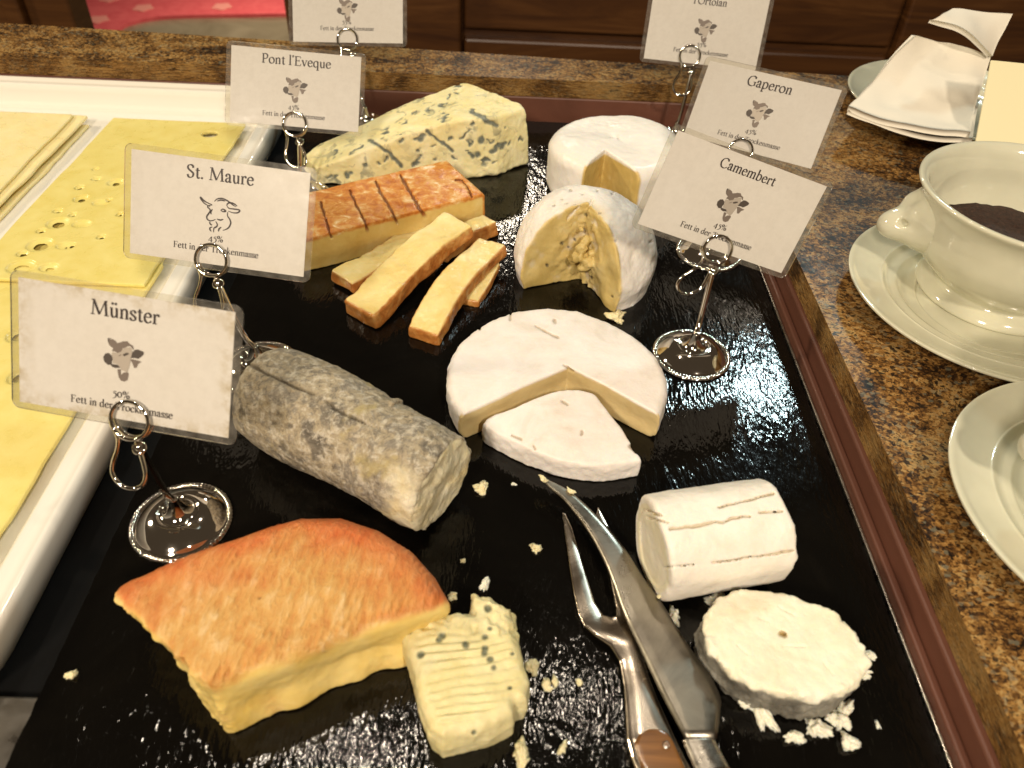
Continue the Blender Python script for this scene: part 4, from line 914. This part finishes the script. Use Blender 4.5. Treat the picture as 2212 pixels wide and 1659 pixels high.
# ------------------------------------------------------------------ lettering (pen strokes, built as flat meshes)
def arc(cx, cy, rx, ry, a0, a1, n=14): return [(cx+rx*math.cos(math.radians(a0+(a1-a0)*k/n)), cy+ry*math.sin(math.radians(a0+(a1-a0)*k/n))) for k in range(n+1)]
X, CP, AS, DS = .43, .66, .72, -.22
def gly():
    G = {}
    def S_(x, y, h): return ('t', [(x-h, y+.012), (x+h, y+.012)])
    fl = lambda x, y: ('t', [(x-.075, y-.025), (x, y)])
    arch = lambda x0, x1: [('c', [(x0, .32), (x0+.07, .40), (x0+.14, .43), (x1-.02, .385), (x1, .29)]), ('l', [(x1, .30), (x1, 0)]), S_(x1, 0, .085)]
    stem = lambda x, y0, y1: ('l', [(x, y0), (x, y1)])
    G['n'] = (.46, [stem(.11, 0, .42), fl(.11, .42), S_(.11, 0, .085)]+arch(.11, .35))
    G['m'] = (.70, [stem(.11, 0, .42), fl(.11, .42), S_(.11, 0, .085)]+arch(.11, .35)+arch(.35, .59))
    u = [('c', [(.11, .42), (.11, .14), (.15, .03), (.21, .005), (.29, .04), (.345, .11)]), stem(.345, 0, .42), fl(.11, .42), fl(.345, .42), ('t', [(.345, .012), (.41, .012)])]
    G['u'] = (.46, u); G['ü'] = (.46, u+[('d', (.15, .60)), ('d', (.30, .60))])
    G['e'] = (.41, [('t', [(.06, .245), (.345, .255)]), ('c', [(.345, .255), (.33, .36), (.22, .43), (.11, .37), (.06, .22), (.10, .07), (.20, .005), (.30, .03), (.365, .10)])])
    G['a'] = (.40, [('c', [(.075, .33), (.11, .41), (.19, .43), (.265, .38), (.28, .28), (.28, .08), (.31, .01), (.385, .04)]), ('c', [(.28, .255), (.15, .205), (.075, .13), (.08, .045), (.15, .005), (.22, .035), (.28, .11)]), ('d', (.085, .33))])
    G['s'] = (.34, [('c', [(.28, .32), (.26, .40), (.18, .43), (.09, .395), (.075, .315), (.13, .25), (.22, .20), (.285, .12), (.26, .03), (.17, .005), (.08, .03), (.055, .12)])])
    G['t'] = (.30, [('c', [(.14, .54), (.14, .14), (.16, .04), (.215, .005), (.285, .05)]), ('t', [(.03, .415), (.27, .415)])])
    G['r'] = (.34, [stem(.11, 0, .42), fl(.11, .42), S_(.115, 0, .095), ('c', [(.11, .31), (.16, .39), (.23, .425), (.29, .39)]), ('d', (.285, .385))])
    ell = lambda cx, cy, rx, ry: ('c', arc(cx, cy, rx, ry, 100, 460, 24))
    G['o'] = (.46, [ell(.23, .215, .175, .21)])
    bowl = [('c', [(.11, .34), (.19, .42), (.28, .43), (.38, .35), (.40, .21), (.35, .06), (.24, .005), (.15, .03), (.11, .08)])]
    G['p'] = (.48, [stem(.11, DS, .42), fl(.11, .42), S_(.115, DS, .095)]+bowl); G['b'] = (.48, [stem(.11, 0, AS), fl(.11, AS)]+bowl)
    mb = [('c', [(.36, .36), (.28, .42), (.20, .425), (.10, .35), (.065, .20), (.10, .06), (.20, .005), (.29, .035), (.36, .11)])]
    G['q'] = (.47, [stem(.36, DS, .42), S_(.36, DS, .095)]+mb); G['d'] = (.48, [stem(.36, 0, AS), fl(.36, AS), ('t', [(.36, .012), (.44, .02)])]+mb)
    G['l'] = (.23, [stem(.115, 0, AS), fl(.115, AS), S_(.115, 0, .09)]); G['i'] = (.23, [stem(.115, 0, .42), fl(.115, .42), S_(.115, 0, .09), ('d', (.115, .60))])
    G['k'] = (.46, [stem(.11, 0, AS), fl(.11, AS), S_(.11, 0, .08), ('t', [(.12, .19), (.32, .42)]), ('l', [(.18, .26), (.40, 0)]), S_(.40, 0, .06), S_(.32, .395, .07)])
    G['c'] = (.38, [('c', [(.33, .33), (.28, .415), (.20, .43), (.10, .36), (.06, .21), (.10, .07), (.20, .005), (.29, .03), (.345, .10)]), ('d', (.32, .345))])
    G['v'] = (.42, [('l', [(.06, .42), (.215, 0)]), ('t', [(.215, 0), (.36, .42)]), S_(.065, .40, .07), S_(.36, .40, .065)])
    G["'"] = (.17, [('l', [(.10, .72), (.075, .56)])]); G['.'] = (.22, [('d', (.10, .035))]); G[' '] = (.24, [])
    G['M'] = (.88, [('t', [(.12, 0), (.16, CP)]), ('l', [(.16, CP), (.43, .03)]), ('t', [(.43, .03), (.70, CP)]), ('l', [(.70, CP), (.755, 0)]), S_(.12, 0, .09), S_(.76, 0, .105), S_(.13, CP-.024, .06), S_(.735, CP-.024, .06)])
    G['S'] = (.48, [('c', [(.385, .51), (.36, .62), (.25, .665), (.13, .62), (.09, .51), (.15, .41), (.28, .32), (.39, .22), (.38, .09), (.27, 0), (.14, .02), (.085, .15)])])
    G['P'] = (.52, [stem(.14, 0, CP), S_(.14, 0, .1), S_(.12, CP-.024, .08), ('c', [(.14, .635), (.27, .655), (.40, .61), (.445, .48), (.39, .35), (.28, .30), (.14, .31)])])
    G['E'] = (.55, [stem(.14, 0, CP), ('t', [(.05, .645), (.46, .645)]), ('t', [(.46, .645), (.47, .53)]), ('t', [(.14, .35), (.37, .35)]), ('t', [(.37, .41), (.37, .29)]), ('t', [(.05, .012), (.47, .012)]), ('t', [(.47, .012), (.51, .14)])])
    G['F'] = (.51, [stem(.14, 0, CP), S_(.15, 0, .105), ('t', [(.05, .645), (.45, .645)]), ('t', [(.45, .645), (.46, .53)]), ('t', [(.14, .34), (.36, .34)]), ('t', [(.36, .40), (.36, .28)])])
    G['T'] = (.58, [stem(.29, 0, CP), S_(.29, 0, .10), ('t', [(.04, .64), (.54, .64)]), ('t', [(.04, .64), (.035, .52)]), ('t', [(.54, .64), (.545, .52)])])
    G['G'] = (.68, [('c', [(.56, .52), (.50, .625), (.37, .665), (.19, .60), (.08, .42), (.08, .24), (.18, .06), (.36, 0), (.49, .03), (.57, .08)]), stem(.575, .03, .29), S_(.56, .27, .10), ('t', [(.565, .645), (.56, .50)])])
    G['C'] = (.62, [('c', [(.55, .52), (.49, .625), (.37, .665), (.19, .60), (.08, .42), (.08, .24), (.18, .06), (.36, 0), (.48, .03), (.57, .12)]), ('t', [(.555, .645), (.55, .50)])])
    G['O'] = (.72, [ell(.36, .33, .29, .325)])
    G['4'] = (.44, [('t', [(.30, .42), (.03, .03)]), ('t', [(.03, .03), (.41, .03)]), stem(.30, -.14, .42)])
    G['5'] = (.40, [('c', [(.13, .28), (.22, .29), (.32, .23), (.34, .10), (.26, -.06), (.14, -.14), (.06, -.15)]), ('t', [(.12, .28), (.14, .43)]), ('l', [(.13, .40), (.37, .45)]), ('t', [(.14, .43), (.36, .43)])])
    G['0'] = (.46, [ell(.23, .215, .165, .21)])
    G['%'] = (.66, [('c', arc(.17, .43, .10, .12, 0, 360, 14)), ('c', arc(.48, .12, .10, .12, 0, 360, 14)), ('t', [(.14, -.02), (.52, .58)])])
    return G
GLY = gly()
def text_mesh(txt, width, cx_, cy_, weight=1.0, maxem=None):
    adv = sum(GLY[c][0] for c in txt); em = width/adv; V, F = [], []; x0 = cx_-width/2; lay = [0]
    thick, thin, phi = .088*weight, .034*weight, math.radians(22)
    def stroke(pts, kind):
        P = np.array(pts, float)
        if kind == 'c': P = np.array(smooth_pts(P, 5))
        T = np.gradient(P, axis=0); T /= (np.linalg.norm(T, axis=1)[:, None]+1e-9); N = np.stack([-T[:, 1], T[:, 0]], 1)
        th = np.arctan2(T[:, 1], T[:, 0])
        hw = np.full(len(P), thin*.55) if kind == 't' else .5*(thin+(thick-thin)*np.abs(np.sin(th-phi)))
        o = len(V); lay[0] += 1; zz = (lay[0] % 7)*2e-6
        for p, n_, h in zip(P, N, hw):
            for s_ in (1, -1): V.append(((x+p[0]+n_[0]*h*s_)*em, (p[1]+n_[1]*h*s_)*em, zz))
        for i in range(len(P)-1): F.append((o+2*i, o+2*i+1, o+2*i+3, o+2*i+2))
    def dot(c, r):
        o = len(V)
        for k in range(10): V.append(((x+c[0]+r*math.cos(k*math.pi/5))*em, (c[1]+r*math.sin(k*math.pi/5))*em, 1.6e-5))
        F.append(tuple(range(o, o+10)))
    x = 0.0
    for c in txt:
        a, items = GLY[c]
        for kind, d in items:
            if kind == 'd': dot(d, .05*weight)
            else: stroke(d, kind)
        x += a
    yc = .215*em
    return [(p[0]+x0, p[1]-yc+cy_, p[2]) for p in V], F
def flat_polys(polys, s, cx_, cy_, z):
    V, F = [], []
    for k, P in enumerate(polys):
        o = len(V); V += [(cx_+p[0]*s, cy_+p[1]*s, z+k*3e-6) for p in P]; F.append(tuple(range(o, o+len(P))))
    return V, F
# cow head, traced in a 0..1 box from the enlarged print (x right, y up)
def cw(*pts): return [((a-1030)/1180., (1080-b)/1180.) for a, b in pts]
COW_D = [cw((560, 510), (690, 505), (600, 540), (600, 640), (570, 620)), cw((1270, 800), (1350, 700), (1440, 690), (1590, 730), (1590, 800), (1520, 880), (1440, 950), (1350, 940), (1230, 960)),
         cw((440, 1060), (500, 950), (600, 920), (690, 990), (715, 1080), (690, 1140), (690, 1230), (580, 1260), (470, 1180)), cw((990, 900), (1080, 840), (1150, 820), (1180, 850), (1120, 900), (1040, 940)), cw((620, 1200), (720, 1210), (860, 1210), (940, 1280), (800, 1310), (700, 1290))]
COW_M = [cw((560, 560), (700, 520), (780, 550), (830, 610), (930, 570), (1000, 530), (1120, 510), (1180, 570), (1280, 610), (1310, 720), (1270, 700), (1220, 640), (1130, 650), (1060, 700), (980, 740), (960, 820), (850, 880), (760, 850), (690, 860), (720, 760), (660, 740), (600, 690)),
         cw((1210, 1000), (1290, 980), (1540, 1010), (1440, 1090), (1400, 1200), (1330, 1220), (1280, 1100)), cw((850, 1330), (950, 1320), (960, 1480), (1030, 1400), (1130, 1370), (1180, 1400), (1150, 1590), (1060, 1650), (960, 1640), (890, 1540)), cw((880, 950), (960, 890), (950, 930), (870, 980))]
COW_L = [cw((700, 880), (850, 880), (980, 760), (1080, 690), (1220, 660), (1270, 780), (1230, 960), (1210, 1100), (1180, 1250), (1130, 1380), (950, 1330), (930, 1270), (860, 1200), (720, 1180), (720, 1060), (680, 960))]
def gt(*pts): return [((a-1355)/200., (1280-b)/200.) for a, b in pts]
GOAT = [gt((1308, 1220), (1285, 1214), (1262, 1204), (1240, 1187), (1248, 1203), (1270, 1222), (1298, 1232)), gt((1322, 1200), (1340, 1183), (1368, 1178), (1400, 1188), (1425, 1203), (1448, 1214)), gt((1338, 1196), (1360, 1188), (1385, 1190)), gt((1395, 1216), (1398, 1204), (1415, 1195), (1440, 1200), (1455, 1210)), gt((1395, 1216), (1410, 1228), (1440, 1228), (1470, 1230), (1462, 1245), (1435, 1250), (1405, 1244)),
        gt((1310, 1222), (1290, 1228), (1284, 1238), (1296, 1246), (1300, 1258), (1290, 1275), (1281, 1292), (1286, 1307), (1302, 1313), (1320, 1308), (1332, 1300)), gt((1360, 1246), (1374, 1237), (1390, 1246), (1376, 1251), (1362, 1247)), gt((1312, 1245), (1304, 1262), (1306, 1276)), gt((1340, 1297), (1360, 1301), (1378, 1294)),
        gt((1298, 1318), (1304, 1332), (1314, 1336)), gt((1316, 1346), (1302, 1354), (1304, 1366), (1312, 1372)), gt((1334, 1312), (1344, 1328), (1340, 1342), (1326, 1352), (1324, 1376)), gt((1402, 1250), (1402, 1272), (1416, 1290), (1422, 1312), (1412, 1336), (1396, 1350), (1378, 1357)), gt((1368, 1340), (1356, 1352), (1352, 1368))]
def goat_mesh(s, cx_, cy_, z):
    V, F = [], []
    for P in GOAT:
        P = np.array(smooth_pts(P, 5))*s; T = np.gradient(P, axis=0); T /= np.linalg.norm(T, axis=1)[:, None]+1e-9; N = np.stack([-T[:, 1], T[:, 0]], 1); n = len(P)
        hw = s*.016*(.45+.9*np.sin(np.linspace(.15, math.pi-.15, n))); o = len(V)
        for p, q, h in zip(P, N, hw): V += [(cx_+p[0]+q[0]*h, cy_+p[1]+q[1]*h, z), (cx_+p[0]-q[0]*h, cy_+p[1]-q[1]*h, z)]
        for i in range(n-1): F.append((o+2*i, o+2*i+1, o+2*i+3, o+2*i+2))
    return V, F

# ------------------------------------------------------------------ label cards and their stands
CW, CH = .0915, .054
def rr2(w_, h_, r, n=6): return rrect(-w_/2, w_/2, -h_/2, h_/2, r, n)
def frame(right, up):
    r = np.array(right, float); r /= np.linalg.norm(r); u = np.array(up, float); u -= r*(u@r); u /= np.linalg.norm(u); return r, u, np.cross(r, u)
def card(T, right, up, title, pct, animal, label, w_=CW, h_=CH, tw=.30, inset=(.0032, .0026), dirt=0, ttl_y=.315, pf=(-.225, -.325)):
    r, u, n = frame(right, up); T = np.array(T)
    root = empty('label_card', T-u*h_/2, label=label, category='label card', group='laminated cheese labels')
    root.matrix_world = Matrix([[r[i], u[i], n[i], (T-u*h_/2)[i]] for i in range(3)]+[[0, 0, 0, 1]])
    oy = h_/2
    lam = obj('laminate', bm_mesh('laminate', prism_bm([(x, y+oy) for x, y in rr2(w_, h_, .0034)], -.00035, .00035, .0001, 1, 'both')), M_FILM, root)
    pw, ph = w_-2*inset[0], h_-2*inset[1]; nx, ny = 46, 28; V, F = [], []
    for z in (.00018, -.00018):
        for j in range(ny+1):
            for i in range(nx+1): V.append((-pw/2+pw*i/nx, -ph/2+ph*j/ny+oy, z))
    m_ = (nx+1)*(ny+1); e = []
    for z in (0, 1):
        for j in range(ny+1):
            for i in range(nx+1): e.append(dirt*max(0, 1-min(i/nx*1.6, (1-i/nx)*1.6, j/ny, 1-j/ny)/.13))
    for j in range(ny):
        for i in range(nx):
            a = j*(nx+1)+i; F.append((a, a+1, a+nx+2, a+nx+1)); F.append((a+m_, a+m_+nx+1, a+m_+nx+2, a+m_+1))
    paper = obj('paper', mesh_np('paper', V, F, False, {'edge': e}), M_PAPER, root)
    # the print sits on the paper, seen through the film: laid just over the film's thickness
    zz = .00042
    def pr(name, VF, mat):
        V, F = VF; return obj(name, mesh_np(name, [(p[0], p[1], p[2]+zz) for p in V], F, False), mat, paper)
    if title: pr('title_print', text_mesh(title, w_*tw, 0, oy+h_*ttl_y, 1.22), M_INK)
    cyy = oy-.02*h_
    if animal == 'cow':
        s = .0165
        pr('cow_print', flat_polys(COW_M, s, 0, cyy, .000004), M_COWM); pr('cow_print_light', flat_polys(COW_L, s, 0, cyy, 0), M_COWL); pr('cow_print_dark', flat_polys(COW_D, s, 0, cyy, .00002), M_COWD)
    else: pr('goat_print', goat_mesh(.0165, .0005, cyy, 0), M_INK)
    pr('percent_print', text_mesh(pct, w_*.08, -.0008, oy+pf[0]*h_, 1.2), M_INK); pr('fat_print', text_mesh('Fett in der Trockenmasse', w_*.455, -.0006, oy+pf[1]*h_, 1.25), M_INK)
    return root, r, u, n
def stand(base_xy, ringc, r, u, n, label, lean=0.0, back=False):
    """chrome label stand: domed foot, stem, wire clip; ringc = centre of the coil in front of the card"""
    b = np.array([base_xy[0], base_xy[1], 0.0]); root = empty('label_stand', b, label=label, category='label stand', group='chrome label stands')
    pf = [(0, 0), (.0196, 0), (.0204, .0005), (.0202, .0014), (.0190, .0017), (.0170, .0036), (.0140, .0058), (.0110, .0071), (.0088, .0076), (.0082, .0070), (.0074, .0068), (.0060, .0074), (.0044, .0092), (.0030, .0122), (.0022, .0150), (.0018, .0162), (0, .0163)]
    V, F = lathe(smooth_profile(pf), 72); ft = obj('foot', mesh_np('foot', V, F), M_CHROME, root)
    V, F = [], []
    tor = [(.0200+.00095*math.cos(a), .0012+.00095*math.sin(a)) for a in np.linspace(0, 2*math.pi, 8, endpoint=False)]+[(.02095, .0012)]
    V, F = lathe(tor, 288, lambda rr, z, a: .0200+(rr-.0200)*(.75+.75*abs(math.sin(a*36)))+.0003*abs(math.sin(a*36)))
    obj('beaded_rim', mesh_np('beaded_rim', V, F), M_CHROME, ft)
    R = .0076; wr = .00085; rc = np.array(ringc)+n*.0013
    rr_, uu_ = r, u
    # stem up to the bottom right of the coil
    top = rc+uu_*(-R*1.45)+rr_*R*.45-n*.0015
    stp = [b+np.array([0, 0, .015]), b*.55+top*.45+np.array([0, 0, .0]), top+(top-b)*.04]
    sv = tube(smooth_pts(stp, 6), .00155, 12)
    obj('stem', mesh_np('stem', [tuple(np.array(p)-b) for p in sv[0]], sv[1]), M_CHROME, root)
    ring1 = [rc+R*(rr_*math.cos(a)+uu_*math.sin(a)) for a in np.linspace(0, 2*math.pi, 40, endpoint=False)]
    ring2 = [p-n*.0030 for p in ring1]
    ca, sa = math.cos(lean), math.sin(lean)
    lp = [(-.72, -.72), (-.62, -1.15), (-.72, -1.75), (-.98, -2.5), (-.98, -3.15), (-.55, -3.65), (.05, -3.78), (.6, -3.5), (.80, -2.95), (.68, -2.3), (.48, -1.7), (.36, -1.3), (.22, -1.0)]
    loop = []
    for k, (x, y) in enumerate(lp):
        t = min(1, max(0, (-y-.9)/1.2)); xx = x*(1-t)+(x*ca-(y+1)*-sa)*t; yy = y*(1-t)+((y+1)*ca-1+x*sa*.3)*t
        loop.append(rc+R*(rr_*xx+uu_*yy)-n*.0006*min(k, 3))
    col = [top+.0021*(np.array([1, 0, 0])*math.cos(a)+np.array([0, .8, .6])*math.sin(a)) for a in np.linspace(0, 2*math.pi, 16, endpoint=False)]
    cv = merge(tube(col, .0008, 8, True), tube(ring1, wr, 10, True), tube(ring2, wr, 10, True), tube(smooth_pts(loop, 8), wr, 10))
    obj('clip', mesh_np('clip', [tuple(np.array(p)-b) for p in cv[0]], cv[1]), M_CHROME, root)
    return root
def smooth_profile(p): return [tuple(q) for q in smooth_pts(p, 4)]
def ring_at(pxy, T, n, fwd=.0006):
    d = ray(*pxy); T = np.array(T)+n*fwd; t = ((T-CAM)@n)/(d@n); return CAM+d*t
CARDS = [
 ('Münster', '50%', 'cow', (-.142, .2275, .082), (.988, -.155, -.028), (.098, .466, .875), (284, 907), px(393, 1128)[:2], .0, .30, 1.0, 'laminated card reading Münster with brown cow head, nearest the camera'),
 ('St. Maure', '45%', 'goat', (-.1364, .3332, .0826), (.994, -.09, -.054), (.09, .47, .874), (458, 562), px(560, 797)[:2], .0, .355, .25, 'laminated card reading St. Maure with line-drawn goat head'),
 ("Pont l'Eveque", '45%', 'cow', (-.1439, .5265, .0644), (.997, .035, -.062), (.031, .563, .821), (637, 269), px(648, 425)[:2], -.15, .50, .1, "laminated card reading Pont l'Eveque with cow head"),
 ('Gaperon', '45%', 'cow', (.1591, .4931, .0755), (.858, -.513, .016), (.273, .482, .828), (1600, 328), px(1531, 547)[:2], .1, .32, .1, 'laminated card reading Gaperon, behind the Camembert card'),
 ('Camembert', '45%', 'cow', (.1154, .3637, .0816), (.95, .001, -.311), (.298, .27, .912), (1548, 538), px(1493, 768)[:2], .25, .345, .1, 'laminated card reading Camembert with cow head'),
]
for ti, pc, an, T, r0, u0, rp, bxy, ln, tw, dirt, lab in CARDS:
    root, r, u, n = card(T, r0, u0, ti, pc, an, lab, tw=tw, dirt=dirt, pf=(-.27, -.365) if dirt == 1.0 else (-.225, -.325))
    stand(bxy, ring_at(rp, T, n), r, u, n, 'chrome stand with wire clip holding the '+ti+' card', ln)
T = CAM+ray(751, 20)*.690
root, r, u, n = card(T, (.999, -.007, .030), (-.03, .55, .83), None, '55%', 'cow', "laminated cow-head card cut off at the top, behind the Pont l'Eveque card", pf=(-.18, -.27))
stand(px(792, 272)[:2], ring_at((751, 86), T, n), r, u, n, 'chrome stand of the nameless card at the top, left of the blue cheese')
T = CAM+ray(1524, 64)*.672
root, r, u, n = card(T, (.992, -.12, -.02), (.055, .30, .95), "l'Ortolan", '55%', 'cow', "laminated card reading l'Ortolan with cow head at the top edge", tw=.27, ttl_y=.34, pf=(-.20, -.30))
stand((.1345, .612), ring_at((1490, 121), T, n), r, u, n, "chrome stand with wire clip holding the l'Ortolan card", .05)

# ------------------------------------------------------------------ crockery on the granite
def plate(c, R, label):
    k = R/78.
    pf = [(0, 3.2), (30, 3.2), (38, 3.0), (40, 3.8), (46, 4.6), (49, 6.2), (51, 7.6), (53, 7.8), (56, 8.2), (59, 10.2), (60.5, 10.2), (66, 11.2), (73, 13.2), (76, 14.4), (77.6, 14.6), (78, 14.0), (77, 12.8), (70, 10.2), (56, 5.0), (46, 1.2), (42, 0), (38, 0), (37, 1.4), (0, 1.4)]
    V, F = lathe([(a*k/1000, b/1000) for a, b in smooth_profile(pf)], 120)
    return obj('saucer', mesh_np('saucer', V, F), M_PORC, None, (c[0], c[1], GZ), label=label, category='plate', group='white porcelain saucers')
BP = [(0, 3.5), (30, 3.5), (39, 0), (41, 0), (41.5, 1.5), (39.5, 4.5), (36, 7.5), (36.5, 10), (42, 15), (49, 22), (53.5, 31), (55, 40), (55.5, 48), (57.5, 54), (60, 57.5), (60.2, 59), (59, 59.6), (56.5, 58.6), (54, 55), (52.2, 48), (51.5, 38), (48.5, 28), (42, 19), (30, 12.5), (0, 11)]
def lion_head(root, ang):
    """porcelain lion mask on the bowl wall; local mm, +x outwards"""
    E = lambda P, c, r: (np.sqrt((((P-np.array(c))/np.array(r))**2).sum(1))-1)*min(r)
    def base(P):
        d = E(P, (-3, 0, 3), (12, 21, 19)); d = smin(d, E(P, (9, 0, -3), (12, 10, 9)), 9)
        d = smin(d, E(P, (17.5, 0, -5), (5.5, 6.5, 5.2)), 5)
        for s in (1, -1):
            d = smin(d, E(P, (6, 7*s, 7), (5.5, 5, 4)), 5)
            d = smax(d, -E(P, (13.4, 7.4*s, 1.0), (2.6, 2.0, 1.6)), 1.6)
        wall = np.interp(P[:, 2]+37, [10, 15, 22, 31, 40, 48, 54, 59], [36, 41, 48, 52, 53.6, 54, 56, 58.5]); rr = np.sqrt((P[:, 0]+50)**2+P[:, 1]**2)
        return np.maximum(d, wall-1.0-rr)
    V, F = nets(base, None, (-18, -25, -20), (27, 25, 26), .9); ca, sa = math.cos(ang), math.sin(ang)
    V = np.stack([(V[:, 0]+50)*ca-V[:, 1]*sa, (V[:, 0]+50)*sa+V[:, 1]*ca, V[:, 2]+37], 1)
    return obj('lion_head', mesh_np('lion_head', V/1000, F), M_PORC, root)
def bowl(c, z, label, ang):
    root = empty('lion_bowl', (c[0], c[1], z), label=label, category='bowl', group='white lion-head bowls')
    V, F = lathe([(a/1000, b/1000) for a, b in smooth_profile(BP)], 128); obj('bowl_body', mesh_np('bowl_body', V, F), M_PORC, root)
    lion_head(root, ang); lion_head(root, ang+math.pi); return root
P1, P2 = (.2645, .350), (.2615, .2015)
plate(P1, 78, 'white ringed saucer under the larger visible lion-head bowl'); plate(P2, 78, 'white saucer at the right frame edge, nearest the camera')
bowl((.2725, .3660), GZ+.0034, 'white porcelain lion-head bowl with brown filling, behind the Camembert card', math.radians(171)); bowl((.2740, .2030), GZ+.0034, 'white lion-head bowl mostly outside the right frame edge', math.radians(172))
# filling
V, F = [], []; nr, na = 26, 90
for i in range(nr+1):
    for k in range(na):
        rr = .0478*i/nr; a = 2*math.pi*k/na; p = np.array([[rr*math.cos(a)*1000, rr*math.sin(a)*1000, 0]], np.float32)
        V.append((rr*math.cos(a), rr*math.sin(a), 0.0275+float(fbm(p, 16, 3, 2)[0])*.0016+float(noise(p, 2.2, 8)[0])*.0006-.004*(i/nr)**2*0))
for i in range(nr):
    for k in range(na): F.append((i*na+k, (i+1)*na+k, (i+1)*na+(k+1) % na, i*na+(k+1) % na))
g = NG('brown_grounds'); g.set(Base_Color=g.ramp(g.noise(500, 5, .7), [(.35, (.018, .007, .004)), (.6, (.060, .024, .013)), (.75, (.12, .055, .03))]), Roughness=.8); g.bump(g.noise(700, 4, .7), 1, .002)
obj('ground_spice', mesh_np('ground_spice', V, F), g.m, None, (.2725, .3660, GZ+.0034), label='dark brown ground spice filling the lion-head bowl', category='spice')
# third plate with napkin
plate((.344, .612), 79, 'white saucer under the folded napkin at the back right')
def sheet(name, pts, nu, nv, th, mat, seed, parent=None, amp=1.2):
    """cloth patch through a grid of 3-D control points pts[row][col] (m), with thickness"""
    rows_ = [smooth_pts(r_, nu) for r_ in pts]; cols = [smooth_pts([r_[i] for r_ in rows_], nv) for i in range(len(rows_[0]))]
    A = np.array(cols); m, n = A.shape[:2]; Nn = np.cross(np.gradient(A, axis=0), np.gradient(A, axis=1)); Nn /= np.linalg.norm(Nn, axis=2)[:, :, None]+1e-12
    if Nn[m//2, n//2]@(CAM-A[m//2, n//2]) < 0: Nn = -Nn
    w_ = fbm((A.reshape(-1, 3)*1000).astype(np.float32), 22, seed, 2).reshape(m, n)*amp/1000
    T_, B_ = A+Nn*(w_[:, :, None]+th/2), A+Nn*(w_[:, :, None]-th/2); V = np.concatenate([T_.reshape(-1, 3), B_.reshape(-1, 3)]); k = m*n; F = []
    for i in range(m-1):
        for j in range(n-1):
            a = i*n+j; F.append((a, a+n, a+n+1, a+1)); F.append((k+a, k+a+1, k+a+n+1, k+a+n))
    bd = [i*n for i in range(m)]+[(m-1)*n+j for j in range(1, n)]+[i*n+n-1 for i in range(m-2, -1, -1)]+[j for j in range(n-2, 0, -1)]
    for a, b in zip(bd, bd[1:]+bd[:1]): F.append((a, b, b+k, a+k))
    return obj(name, mesh_np(name, V, F), mat, parent)
nap = empty('folded_napkin', (.315, .58, GZ+.012), label='folded cream napkin standing on the saucer at the back right', category='napkin')
def q(u, v, Y): return tuple(pxY(u, v, Y))
for o in (sheet('lower_layer', [[q(1830, 243, .553), q(1900, 270, .537), q(2000, 297, .520), q(2100, 303, .512)], [q(1858, 205, .58), q(1925, 225, .57), q(2020, 245, .56), q(2108, 250, .55)], [q(1880, 180, .60), q(1940, 195, .60), q(2040, 210, .595), q(2115, 220, .59)]], 8, 8, .0034, M_NAP, 3, nap, .8),
          sheet('upper_layer', [[q(1832, 232, .553), q(1900, 256, .537), q(2000, 284, .520), q(2094, 292, .512)], [q(1875, 190, .575), q(1950, 205, .57), q(2040, 225, .56), q(2105, 240, .555)], [q(1925, 125, .595), q(1985, 140, .595), q(2060, 160, .59), q(2120, 180, .585)], [q(1972, 76, .605), q(2015, 88, .61), q(2060, 100, .61), q(2136, 128, .60)]], 9, 9, .0042, M_NAP, 5, nap, 2.2),
          sheet('folded_flap', [[q(2007, 46, .598), q(2060, 62, .592), q(2100, 85, .59), q(2140, 122, .592)], [q(2030, 36, .60), q(2080, 48, .600), q(2120, 62, .60), q(2155, 85, .60)], [q(2055, 24, .612), q(2100, 28, .612), q(2140, 31, .612), q(2182, 34, .612)]], 8, 8, .0042, M_NAP, 9, nap, 1.6)):
    under(o, nap)
# cream card standing at the right
Ysign = .500
a_, b_ = pxY(2141, 130, Ysign+.045), pxY(2109, 300, Ysign); rv = np.array([.985, -.16, 0]); rv /= np.linalg.norm(rv); upv = a_-b_
M_CREAM = plain('cream_card', (.80, .73, .46), .55)
sg = empty('cream_sign', b_+rv*.06-upv*.3, label='plain cream card standing behind the bowl at the right frame edge', category='sign')
fz = (GZ-b_[2])/upv[2]; nrm = np.cross(rv, upv); nrm /= np.linalg.norm(nrm); V = []
for d in (0, -.0012):
    for s_, t_ in ((0, fz), (.115, fz), (.115, 1), (0, 1)): V.append(b_+rv*s_+upv*t_+nrm*d)
under(obj('card_sheet', mesh_np('card_sheet', V, [(0, 1, 2, 3), (7, 6, 5, 4), (0, 4, 5, 1), (1, 5, 6, 2), (2, 6, 7, 3), (3, 7, 4, 0)], False), M_CREAM, sg), sg)
bs = box_bm(-.02, .10, -.012, .012, 0, .004, .001); o = under(obj('card_foot', bm_mesh('card_foot', bs), M_CHROME, sg), sg); fp = b_+rv*.03+upv*fz; o.location = (fp[0], fp[1], GZ)

# bits of cheese stuck to the knife
for i, (u, v, l, w_, lab) in enumerate([(1174, 1036, 18, 10, 'cheese bit on the very tip of the knife'), (1234, 1062, 20, 9, 'cheese bit on the knife blade just behind its tip'), (1424, 1290, 9, 8, 'tiny cheese bit on the middle of the knife blade')]):
    crumb(u, v, l, w_, -.5, 400+i*7, lab, M_CRUMB, z=KZ/1000+.0006)
